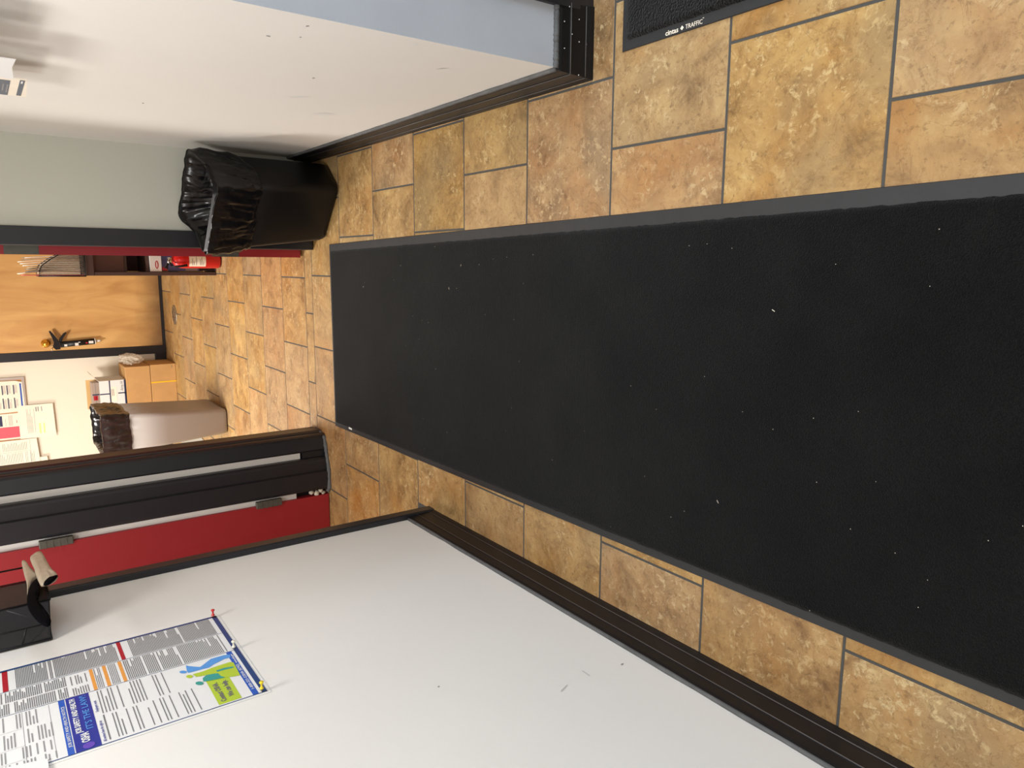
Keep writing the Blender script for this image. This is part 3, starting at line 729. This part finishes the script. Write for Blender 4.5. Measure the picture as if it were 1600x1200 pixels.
panel('front_panel', [(XO, Y0, ZB-.004), (XO, Y1-.13, ZB-.004), (XO, Y1-.13, ZT2), (XO, Y0, ZT2)], 'mesh', fh, (.002, 0, 0))
panel('divider', [(XL+.05, Y0+.004, ZB+.004), (XL+.056, Y1-.08, ZB+.004), (XL+.056, Y1-.08, ZT2-.05), (XL+.05, Y0+.004, ZT2-.05)], 'mesh', fh, (.002, 0, 0))
bm = bmesh.new()
tube(bm, [(XL+.006, Y0, ZT2), (XL+.006, Y0, ZB), (XO, Y0, ZB-.004), (XO, Y0, ZT2)], .0035, 8)
tube(bm, [(XO, Y0, ZB-.004), (XO, Y1-.12, ZB-.004), (XL+.006, Y1, ZB), (XL+.006, Y0, ZB)], .0035, 8)
tube(bm, [(XL+.05, Y0+.002, ZB), (XL+.05, Y0+.002, ZT2)], .0028, 8)
tube(bm, [(XL+.008, Y0+.002, ZB+.045), (XL+.05, Y0+.002, ZB), (XO-.004, Y0+.002, ZB+.09)], .0022, 8)
tube(bm, [(XL+.004, Y0, 1.385), (XL+.05, Y0, 1.372)], .0022, 6)
tube(bm, [(XO, Y1, ZB+.04), (XO, Y1, ZT2)], .0026, 8)
bm_obj('wire_frame', bm, 'wire', fh, True)
# tan pouches with black lining folded over the outer rim
K1 = [(2.2879, 1.3279), (2.2565, 1.3473), (2.1811, 1.3611), (2.1044, 1.3649), (2.0419, 1.3589), (1.9819, 1.3468), (1.9487, 1.3323), (1.9848, 1.3232), (2.0516, 1.3318), (2.1012, 1.3422), (2.1462, 1.3436), (2.2189, 1.335)]
P1 = [(2.4516, 1.362), (2.4508, 1.3527), (2.3838, 1.3439), (2.3399, 1.3342), (2.3079, 1.3257), (2.28, 1.3436), (2.2161, 1.3556), (2.1745, 1.3619), (2.2661, 1.3588), (2.3429, 1.3609)]
P2 = [(2.3985, 1.3426), (2.4265, 1.3349), (2.4423, 1.3168), (2.397, 1.3088), (2.3113, 1.3025), (2.2449, 1.2954), (2.2155, 1.2889), (2.1822, 1.3031), (2.1733, 1.3237), (2.1834, 1.3315), (2.2487, 1.3361), (2.3205, 1.3379)]
K2 = [(2.1895, 1.2902), (2.1926, 1.3015), (2.1785, 1.3155), (2.1486, 1.3259), (2.1471, 1.3106)]
def pillow(name, pts, x, th, m, parent, tilt=0):
    """puffed flat solid with a (y, z) outline standing at x"""
    from math import sqrt
    n0 = len(pts); P_ = []
    for i in range(n0):                                   # smooth the outline (Catmull-Rom)
        a, b, c, d = [Vector(pts[(i+k) % n0]) for k in (-1, 0, 1, 2)]
        for k in range(4):
            t = k/4; P_.append(.5*((2*b)+(c-a)*t+(2*a-5*b+4*c-d)*t*t+(3*b-a-3*c+d)*t**3))
    cen = sum(P_, Vector((0, 0)))/len(P_); bm = bmesh.new(); rings = []
    for side in (-1, 1):
        L = [(.0, 1.0), (.6, .93), (.9, .75), (1, .45)]
        for dx, sc in (L[::-1] if side < 0 else L[1:]):
            rings.append([(x+side*dx*th/2+tilt*(p.x-cen.x)+.002*noise.noise(Vector((p.x*60, p.y*60, side*sc*3))), cen.x+(p.x-cen.x)*sc, cen.y+(p.y-cen.y)*sc) for p in P_])
    loft(bm, rings, 0, True, True)
    return bm_obj(name, bm, m, parent, True)
p1 = thing('vinyl_pouch', 'narrow folded tan vinyl pouch hooked on the file holder, long black mouth', 'pouch', (-.856, 2.3, 1.34))
pillow('shell', P1, -.853, .018, 'tan', p1); pillow('lining', K1, -.848, .014, 'lining', p1)
p2 = thing('vinyl_pouch', 'wider tan vinyl pouch, lowest one hanging beside the file holder', 'pouch', (-.83, 2.3, 1.31))
pillow('shell', P2, -.830, .022, 'tan', p2); pillow('lining', K2, -.818, .010, 'lining', p2)

# ------------------------------------------------------------------ papers high on the right wall
rk = thing('brochure_rack', 'wire wall rack holding leaflets on the right wall', 'rack', (XR, 2.2, 1.36))
bm = bmesh.new()
for x in (.475, XR-.004):
    tube(bm, [(x, 1.55, 1.36), (x, 2.55, 1.36)], .002, 6)
for y in (1.56, 1.9, 2.25, 2.54): tube(bm, [(XR-.002, y, 1.36), (.475, y, 1.36), (.42, y, 1.40), (.42, y, 1.52)], .002, 6)
bm_obj('wire_frame', bm, 'alu', rk, True)
bm = bmesh.new(); box(bm, (.43, 1.79, 1.372), (.447, 1.94, 1.60)); bm_obj('leaflet_block', bm, 'white', rk)
def sheet(name, label, quad, m, curl=0, cat='paper', th=.0012):
    bm = bmesh.new(); n = 8; rows = []
    for j in range(n+1):
        t = j/n; r = []
        for i in range(n+1):
            s = i/n; p = (Vector(quad[0])*(1-s)+Vector(quad[1])*s)*(1-t)+(Vector(quad[3])*(1-s)+Vector(quad[2])*s)*t
            p.x += curl*math.sin(PI*s)*(1-t); r.append(bm.verts.new(p))
        rows.append(r)
    for j in range(n):
        for i in range(n): bm.faces.new((rows[j][i], rows[j][i+1], rows[j+1][i+1], rows[j+1][i]))
    bmesh.ops.solidify(bm, geom=bm.faces[:], thickness=th)
    o = bm_obj(name, bm, m, None, True)
    if label: tag(o, label, cat)
    return o
bm = bmesh.new(); prism(bm, [(1.968, 1.287), (2.05, 1.291), (2.175, 1.283), (2.20, 1.60), (1.96, 1.60)], lambda p: (.4265, p[0], p[1]), lambda p: (.4280, p[0], p[1]))
tag(bm_obj('paper_sheet', bm, 'white'), 'blank white sheet sticking out of the right wall rack', 'paper')
bq = [(.449, 2.285, 1.250), (.449, 2.510, 1.240), (.449, 2.52, 1.56), (.449, 2.29, 1.56)]
br_ = thing('brochure', 'pale brochure with slate blue blocks, right wall rack', 'brochure', (.449, 2.4, 1.25))
bm = bmesh.new(); prism(bm, [(q[1], q[2]) for q in bq], lambda p: (.4490, p[0], p[1]), lambda p: (.4520, p[0], p[1])); bm_obj('cover', bm, 'white2', br_)
F = Flat(lambda u, v, d: (.449-d, u, v)); F.rect('slate', 2.29, 2.50, 1.253, 1.264, .0005); F.rect('slate', 2.31, 2.51, 1.283, 1.36, .0005)
F.rect('white', 2.30, 2.33, 1.257, 1.261, .0009); F.rect('ink2', 2.36, 2.47, 1.286, 1.289, .0009); F.rect('ink2', 2.36, 2.45, 1.295, 1.298, .0009)
F.build('print', br_)

# ------------------------------------------------------------------ back room: wooden door
YB = 7.492
d3 = struct(boxo('door_3', (-.757, YB-.03, .028), (.19, YB-.002, 2.08), 'wood', None, .001))
bm = bmesh.new(); box(bm, (-.757, YB-.027, .002), (.19, YB-.002, .026)); bm_obj('threshold', bm, 'black', d3)
struct(boxo('trim_6', (-.834, YB-.034, 0), (-.758, YB-.001, 2.16), 'black', None, .002))
struct(boxo('trim_7', (.19, YB-.034, 0), (.27, YB-.001, 2.16), 'black', None, .002))
bm = bmesh.new(); lathe(bm, [(.036, 0), (.036, -.006), (.031, -.010), (.014, -.013), (.012, -.03), (.022, -.036), (.029, -.05), (.028, -.062), (.018, -.071), (.004, -.073)], (-.690, YB-.030, .952), 'y', 28); bm_obj('door_knob', bm, 'brass', d3, True)
# caulking gun hanging from the knob
cg = thing('caulking_gun', 'black caulking gun hanging from the brass door knob', 'caulking gun', (-.69, YB-.075, .90))
yg = YB-.078
bm = bmesh.new(); tube(bm, [(-.702, yg, .850), (-.686, yg, .588)], .026, 20); bm_obj('barrel', bm, 'wire', cg, True)
bm = bmesh.new(); tube(bm, [(-.686, yg, .588), (-.6855, yg, .582)], .027, 20); tube(bm, [(-.6855, yg, .582), (-.683, yg, .545), (-.682, yg, .538)], [.011, .009, .004], 12); bm_obj('nozzle', bm, 'white', cg, True)
bm = bmesh.new()
prism(bm, [(-.745, .885), (-.722, .905), (-.680, .895), (-.640, .905), (-.585, .925), (-.578, .915), (-.62, .886), (-.664, .862), (-.700, .852), (-.742, .850)], lambda p: (p[0], yg-.009, p[1]), lambda p: (p[0], yg+.009, p[1])); bm_obj('handle', bm, 'wire', cg)
bm = bmesh.new()
prism(bm, [(-.685, .862), (-.650, .852), (-.605, .820), (-.594, .800), (-.606, .796), (-.640, .822), (-.690, .842)], lambda p: (p[0], yg-.006, p[1]), lambda p: (p[0], yg+.006, p[1])); bm_obj('trigger', bm, 'wire', cg)
bm = bmesh.new(); tube(bm, [(-.704, yg, .87), (-.708, yg, .93), (-.706, yg, .955)], .003, 8); tube(bm, [(-.72, yg, .906), (-.745, yg, .915), (-.752, yg, .908)], .003, 8); bm_obj('plunger_rod', bm, 'chrome', cg, True)
F = Flat(lambda u, v, d: (u, yg-.0262-d, v)); 
for a in ((-.718, -.700, .800, .822), (-.716, -.692, .715, .742), (-.702, -.680, .600, .636), (-.690, -.684, .70, .715)): F.rect('white', *a)
F.rect('crimson', -.702, -.690, .645, .660); F.build('print', cg)

# ------------------------------------------------------------------ cork board and papers on the back wall
cb = thing('bulletin_board', 'aluminium framed cork board on the cream back wall', 'bulletin board', (-1.5, YB, 1.14))
boxo('cork_panel', (-2.0, YB-.010, 1.150), (-.985, YB-.001, 2.0), 'cork', cb)
bm = bmesh.new(); box(bm, (-.988, YB-.018, 1.132), (-.966, YB-.001, 2.02)); box(bm, (-2.02, YB-.018, 1.132), (-.988, YB-.001, 1.152)); box(bm, (-2.02, YB-.018, 1.152), (-2.0, YB-.001, 2.02)); box(bm, (-2.0, YB-.018, 2.0), (-.988, YB-.001, 2.02)); bm_obj('board_frame', bm, 'alu', cb)
def notice(name, label, pts, y, deco):
    root = thing(name, label, 'paper', (pts[0][0], y, pts[0][1]))
    bm = bmesh.new(); prism(bm, pts, lambda p: (p[0], y, p[1]), lambda p: (p[0], y-.0008, p[1])); bm_obj('sheet', bm, 'white2', root)
    F = Flat(lambda u, v, d: (u, y-.0008-d, v)); deco(F); F.build('print', root)
def dc1(F):
    F.rect('blue', -1.245, -1.02, 1.158, 1.170)
    for v in (1.21, 1.255, 1.29, 1.33, 1.37, 1.42):
        F.rect('navy', -1.11, -1.03, v, v+.008); F.rect('navy', -1.23, -1.14, v, v+.008)
        para(F, 'ink2', -1.10, -1.03, v-.028, v-.002, .007, .35, 0); para(F, 'ink2', -1.23, -1.15, v-.028, v-.002, .007, .35, 0)
notice('notice_paper', 'white notice with navy headings nearest the cork board frame', [(-1.262, 1.142), (-1.01, 1.150), (-.995, 1.20), (-.992, 1.55), (-1.27, 1.55)], YB-.020, dc1)
def dc2(F):
    F.rect('pink', -1.485, -1.39, 1.20, 1.45); F.rect('navy', -1.38, -1.29, 1.315, 1.335); para(F, 'ink2', -1.38, -1.29, 1.23, 1.31, .008, .3, .3); F.rect('crimson', -1.36, -1.335, 1.212, 1.216)
notice('notice_paper', 'leaflet with a pink panel pinned on the cork board', [(-1.500, 1.192), (-1.275, 1.192), (-1.275, 1.55), (-1.500, 1.55)], YB-.013, dc2)
def dc3(F):
    F.rect('ink', -1.275, -1.235, 1.065, 1.072); F.rect('ink', -1.275, -1.235, 1.050, 1.056); F.rect('ink', -1.275, -1.235, 1.025, 1.03); F.rect('lead', -1.47, -1.38, 1.043, 1.058); F.rect('lead', -1.47, -1.38, 1.014, 1.026)
    para(F, 'ink2', -1.46, -1.25, 1.075, 1.15, .009, .25, .2)
notice('notice_paper', 'white sheet with yellow marked lines hanging below the cork board', [(-1.505, .936), (-1.215, .942), (-1.215, 1.20), (-1.503, 1.20)], YB-.022, dc3)
def dc4(F):
    para(F, 'ink2', -1.60, -1.53, 1.15, 1.50, .012, .25, .1); para(F, 'ink2', -1.71, -1.62, 1.10, 1.50, .012, .25, .1); F.rect('ink2', -1.72, -1.52, 1.135, 1.137); F.rect('ink2', -1.612, -1.610, 1.13, 1.5)
notice('notice_paper', 'grey printed form hanging over the lower cork board frame, left side', [(-1.735, 1.072), (-1.508, 1.085), (-1.508, 1.55), (-1.735, 1.55)], YB-.024, dc4)
notice('notice_paper', 'slip of paper tucked behind the grey printed form, lowest left', [(-1.80, 1.01), (-1.68, 1.02), (-1.68, 1.3), (-1.80, 1.3)], YB-.021, lambda F: para(F, 'ink2', -1.78, -1.70, 1.04, 1.2, .012, .3, .1))

# ------------------------------------------------------------------ cartons by the back wall
def carton(name, label, a, b, m='card', flap=True):
    root = thing(name, label, 'box', ((a[0]+b[0])/2, (a[1]+b[1])/2, a[2]))
    boxo('carton_body', a, b, m, root, .003)
    boxo('top_seam', (a[0]+.01, (a[1]+b[1])/2-.02, b[2]), (b[0]-.01, (a[1]+b[1])/2+.02, b[2]+.0006), 'card2', root)
    return root
c1 = carton('cardboard_box', 'brown cardboard box with yellow straps, on the floor by back wall', (-1.36, 7.10, .001), (-.892, 7.468, .208))
for x in (-1.050, -1.272):
    bm = bmesh.new(); box(bm, (x-.006, 7.0985, .0012), (x+.006, 7.4695, .2095)); bm_obj('strap', bm, 'strap', c1)
boxo('ink_mark', (-.93, 7.0993, .03), (-.905, 7.0999, .034), 'ink', c1)
c2 = carton('cardboard_box', 'plain brown cardboard box stacked on the strapped one', (-1.36, 7.105, .212), (-.898, 7.468, .408))
ob = thing('file_box', 'open white storage box with navy stripes on top of cartons', 'box', (-1.15, 7.3, .412))
ZO = .413
for nm, a, b, m in (('box_front', (-1.30, 7.110, ZO), (-1.005, 7.116, .615), 'white'), ('box_side', (-1.011, 7.116, ZO), (-1.005, 7.40, .615), 'white'), ('box_side', (-1.30, 7.116, ZO), (-1.294, 7.40, .615), 'white'),
                    ('box_back', (-1.294, 7.394, ZO), (-1.011, 7.40, .615), 'white'), ('box_base', (-1.294, 7.116, ZO), (-1.011, 7.394, ZO+.005), 'white')): boxo(nm, a, b, m, ob)
panel('flap', [(-1.008, 7.12, .615), (-1.008, 7.39, .615), (-.945, 7.39, .668), (-.945, 7.12, .668)], 'white2', ob, (0, 0, .003))
F = Flat(lambda u, v, d: (u, 7.110-d, v))
F.rect('navy', -1.30, -1.005, .531, .541); F.rect('navy', -1.125, -1.115, .541, .615); F.rect('navy', -1.125, -1.115, ZO, .475)
F.rect('white2', -1.19, -1.06, .485, .53, .0008); para(F, 'ink', -1.14, -1.08, .50, .525, .008, .4, 0, .001); F.rect('navy', -1.30, -1.005, ZO, ZO+.012)
F.build('print', ob)
text('lettering', 'Amy H', (-1.10, 7.1088, .432), BW, .035, 'ink', ob, .08)
fb = thing('small_carton', 'grey brown carton with red label standing inside the white box', 'box', (-1.16, 7.25, ZO+.006))
boxo('carton_body', (-1.288, 7.14, ZO+.006), (-1.02, 7.27, .668), 'taupe', fb)
boxo('red_label', (-1.172, 7.139, .628), (-1.132, 7.1399, .660), 'crimson', fb); boxo('top_stripe', (-1.128, 7.1386, .616), (-1.118, 7.14, .668), 'navy', fb)
boxo('seam', (-1.288, 7.139, .640), (-1.02, 7.1398, .643), 'ink', fb)
tag(boxo('cardboard_divider', (-1.27, 7.30, ZO+.006), (-1.014, 7.306, .695), 'card2'), 'loose cardboard sheet standing upright behind the red-labelled carton', 'cardboard')
# crumpled clear bag beside the upper carton
bm = bmesh.new(); bmesh.ops.create_icosphere(bm, subdivisions=4, radius=1)
for v in bm.verts:
    p = v.co.copy(); q = noise.noise(p*1.7)*.35+noise.noise(p*4)*.25+noise.noise(p*9)*.1
    v.co = Vector((-.846, 7.27, .335))+Vector((p.x*.055, p.y*.13, p.z*.085))*(1+q)
    v.co.x = max(v.co.x, -.884)
tag(bm_obj('plastic_bag', bm, 'bag', None, False), 'crumpled clear plastic bag wedged beside the upper brown box', 'plastic bag')

# floor drain, grey mat
fd = thing('floor_drain', 'small round metal floor drain cover in front of wooden door', 'drain', (-.45, 7.0, 0))
bm = bmesh.new(); lathe(bm, [(.085, .0002), (.085, .003), (.078, .005), (.0, .005)], (-.45, 7.0, 0), 'z', 28, caps=False); bm_obj('cover', bm, 'steel', fd, True)
bm = bmesh.new()
for k in range(6): a = k*PI/3; lathe(bm, [(.008, .0045), (.008, .0056)], (-.45+.045*math.cos(a), 7.0+.045*math.sin(a), 0), 'z', 8)
bm_obj('drain_hole', bm, 'black', fd)['kind'] = 'stuff'
bm = bmesh.new(); prism(bm, [(-2.3, 7.05), (-2.3, 6.15), (-1.43, 6.13), (-1.41, 6.30), (-1.56, 7.0), (-1.57, 7.05)], lambda p: (p[0], p[1], .0004), lambda p: (p[0], p[1], .006))
tag(bm_obj('floor_mat', bm, 'matgrey'), 'pale grey floor mat partly seen behind the slim taupe can', 'mat')
tag(boxo('red_board', (-1.95, 6.60, .007), (-1.60, 6.83, .020), 'crimson', None, .002), 'thin dark red board lying on the pale grey floor mat', 'board')

# ------------------------------------------------------------------ dark shelf unit, right of the back room
YS = 5.53
sh = thing('shelf_unit', 'dark brown open shelf unit behind the opened red door', 'shelf unit', (.15, 5.7, 0))
XA, XB = -.085, .40
boxo('side_panel', (XA, YS, .002), (XA+.024, YS+.34, .762), 'shelf', sh, .001); boxo('side_panel', (XB-.024, YS, .002), (XB, YS+.34, .762), 'shelf', sh, .001)
boxo('top_board', (XA, YS-.002, .764), (XB, YS+.34, .806), 'shelf', sh, .001)
boxo('shelf_board', (XA+.025, YS+.02, .430), (XB-.025, YS+.33, .450), 'shelf', sh)
boxo('shelf_board', (XA+.025, YS+.06, .560), (XB-.025, YS+.33, .578), 'shelf', sh)
boxo('back_board', (XA+.025, YS+.33, .01), (XB-.025, YS+.338, .764), 'shelf_in', sh)
boxo('inner_panel', (XA+.025, YS+.05, .580), (XB-.03, YS+.056, .762), 'shelf_in', sh)
pc = thing('picture_carton', 'blue picture-printed carton in the bottom of shelf unit', 'box', (.1, 5.6, .002))
boxo('carton_body', (XA+.032, YS+.015, .003), (.25, YS+.24, .352), 'photo', pc, .001)
boxo('pale_panel', (XA+.033, YS+.0135, .12), (.20, YS+.0148, .20), 'ink2', pc); boxo('black_panel', (XA+.033, YS+.0135, .01), (.20, YS+.0148, .11), 'wire', pc); boxo('red_panel', (XA+.033, YS+.0135, .315), (-.028, YS+.0148, .35), 'crimson', pc)
wb = thing('white_box', 'small white box with red round print on the picture carton', 'box', (.05, 5.6, .354))
boxo('box_body', (XA+.027, YS+.006, .3545), (.14, YS+.20, .4265), 'white', wb, .001)
F = Flat(lambda u, v, d: (u, YS+.006-d, v)); F.poly('crimson', [(-.012+.028*math.cos(a), .384+.011*math.sin(a)) for a in [2*PI*k/16 for k in range(16)]]); F.poly('white', [(-.012+.02*math.cos(a), .384+.004*math.sin(a)) for a in [2*PI*k/16 for k in range(16)]], .0007); F.build('print', wb)
# fire extinguisher
ex = thing('fire_extinguisher', 'red fire extinguisher with black hose in front of shelf unit', 'fire extinguisher', (.022, 5.42, 0))
ec = (.022, 5.42, 0)
bm = bmesh.new(); lathe(bm, [(.040, .002), (.054, .008), (.057, .02), (.057, .245), (.052, .275), (.038, .298), (.020, .308), (.016, .312)], ec, 'z', 32); bm_obj('cylinder_tank', bm, 'extred', ex, True)
bm = bmesh.new(); lathe(bm, [(.016, .312), (.018, .318), (.018, .335), (.012, .338)], ec, 'z', 16); bm_obj('valve', bm, 'chrome', ex, True)
bm = bmesh.new(); lathe(bm, [(.013, 0), (.015, -.004), (.015, -.010), (.011, -.012)], (.010, 5.402, .330), 'y', 16); bm_obj('gauge', bm, 'chrome', ex, True)
bm = bmesh.new(); prism(bm, [(.0, .345), (-.032, .352), (-.045, .340), (-.028, .338), (.0, .334)], lambda p: (p[0], 5.41, p[1]), lambda p: (p[0], 5.43, p[1])); prism(bm, [(.03, .338), (-.005, .338), (-.03, .362), (-.036, .358), (-.015, .332), (.03, .326)], lambda p: (p[0], 5.412, p[1]), lambda p: (p[0], 5.428, p[1])); bm_obj('lever', bm, 'wire', ex)
bm = bmesh.new(); tube(bm, [(.005, 5.40, .330), (-.018, 5.372, .322), (-.024, 5.358, .300), (-.020, 5.356, .265), (-.014, 5.358, .228)], [.007, .008, .008, .008, .009], 10); bm_obj('hose', bm, 'wire', ex, True)
bm = bmesh.new(); R = []
for z in (.105, .212): R.append([(ec[0]+.0576*math.cos(a), ec[1]+.0576*math.sin(a), z) for a in [math.radians(-140+100*k/14) for k in range(15)]])
A = [[bm.verts.new(p) for p in r] for r in R]
for i in range(14): bm.faces.new((A[0][i], A[0][i+1], A[1][i+1], A[1][i]))
bm_obj('paper_label', bm, 'white2', ex, True)
bm = bmesh.new()
for z in (.12, .13, .14, .165, .18, .19):
    a0 = math.radians(-128); a1 = a0+math.radians(random.uniform(25, 60)); n = 6
    for i in range(n):
        p = [a0+(a1-a0)*i/n, a0+(a1-a0)*(i+1)/n]; r = .0580
        bm.faces.new([bm.verts.new((ec[0]+r*math.cos(a), ec[1]+r*math.sin(a), zz)) for a, zz in ((p[0], z), (p[1], z), (p[1], z+.003), (p[0], z+.003))])
bm_obj('label_print', bm, 'ink', ex)['kind'] = 'stuff'
# wire magazine holder with papers
mh = thing('magazine_holder', 'black wire magazine holder on top of the shelf unit', 'magazine holder', (.0, 5.62, .808))
hy0, hy1 = YS-.005, YS+.26
side = [(-.088, .812), (-.088, 1.068), (-.055, 1.066), (-.02, 1.05), (.02, 1.00), (.05, .95), (.06, .90), (.06, .812)]
bm = bmesh.new()
for y in (hy0, hy1): tube(bm, [(x, y, z) for x, z in side+[side[0]]], .0034, 8)
for x, z in (side[0], side[1], side[-1]): tube(bm, [(x, hy0, z), (x, hy1, z)], .0034, 8)
bm_obj('wire_frame', bm, 'wire', mh, True)
panel('mesh_side', [(x, hy0, z) for x, z in side], mat('wire_mesh', (50, 46, 46), .5, alpha=.3), mh, (0, .001, 0))
panel('mesh_side', [(x, hy1, z) for x, z in side], M['bag'], mh, (0, .001, 0))
for i in range(9):
    x = -.064+i*.0125; top = random.uniform(1.11, 1.20); y0 = YS+.02+random.uniform(0, .03)
    bm = bmesh.new(); n = 10; rows = []
    for k in range(n+1):
        t = k/n; z = .818+(top-.818)*t; xx = x-.012*t*t+.010*math.sin(t*3.0)*(1-i/12)
        rows.append([bm.verts.new((xx, y0, z)), bm.verts.new((xx, y0+.19, z+.01*math.sin(i))), bm.verts.new((xx+.004, y0+.19, z+.01*math.sin(i))), bm.verts.new((xx+.004, y0, z))])
    for a, b in zip(rows, rows[1:]):
        for j in range(4): bm.faces.new((a[j], a[(j+1) % 4], b[(j+1) % 4], b[j]))
    bm.faces.new(rows[0]); bm.faces.new(rows[-1][::-1])
    o = bm_obj('paper_folder', bm, 'white' if i % 3 else 'white2', None, True)
    tag(o, 'white paper standing upright in the wire magazine holder', 'paper', 'papers in the wire magazine holder')
tag(boxo('red_folder', (-.083, YS+.01, .82), (-.080, YS+.20, 1.155), 'pink', None), 'red-edged folder standing leftmost in the wire magazine holder', 'folder')
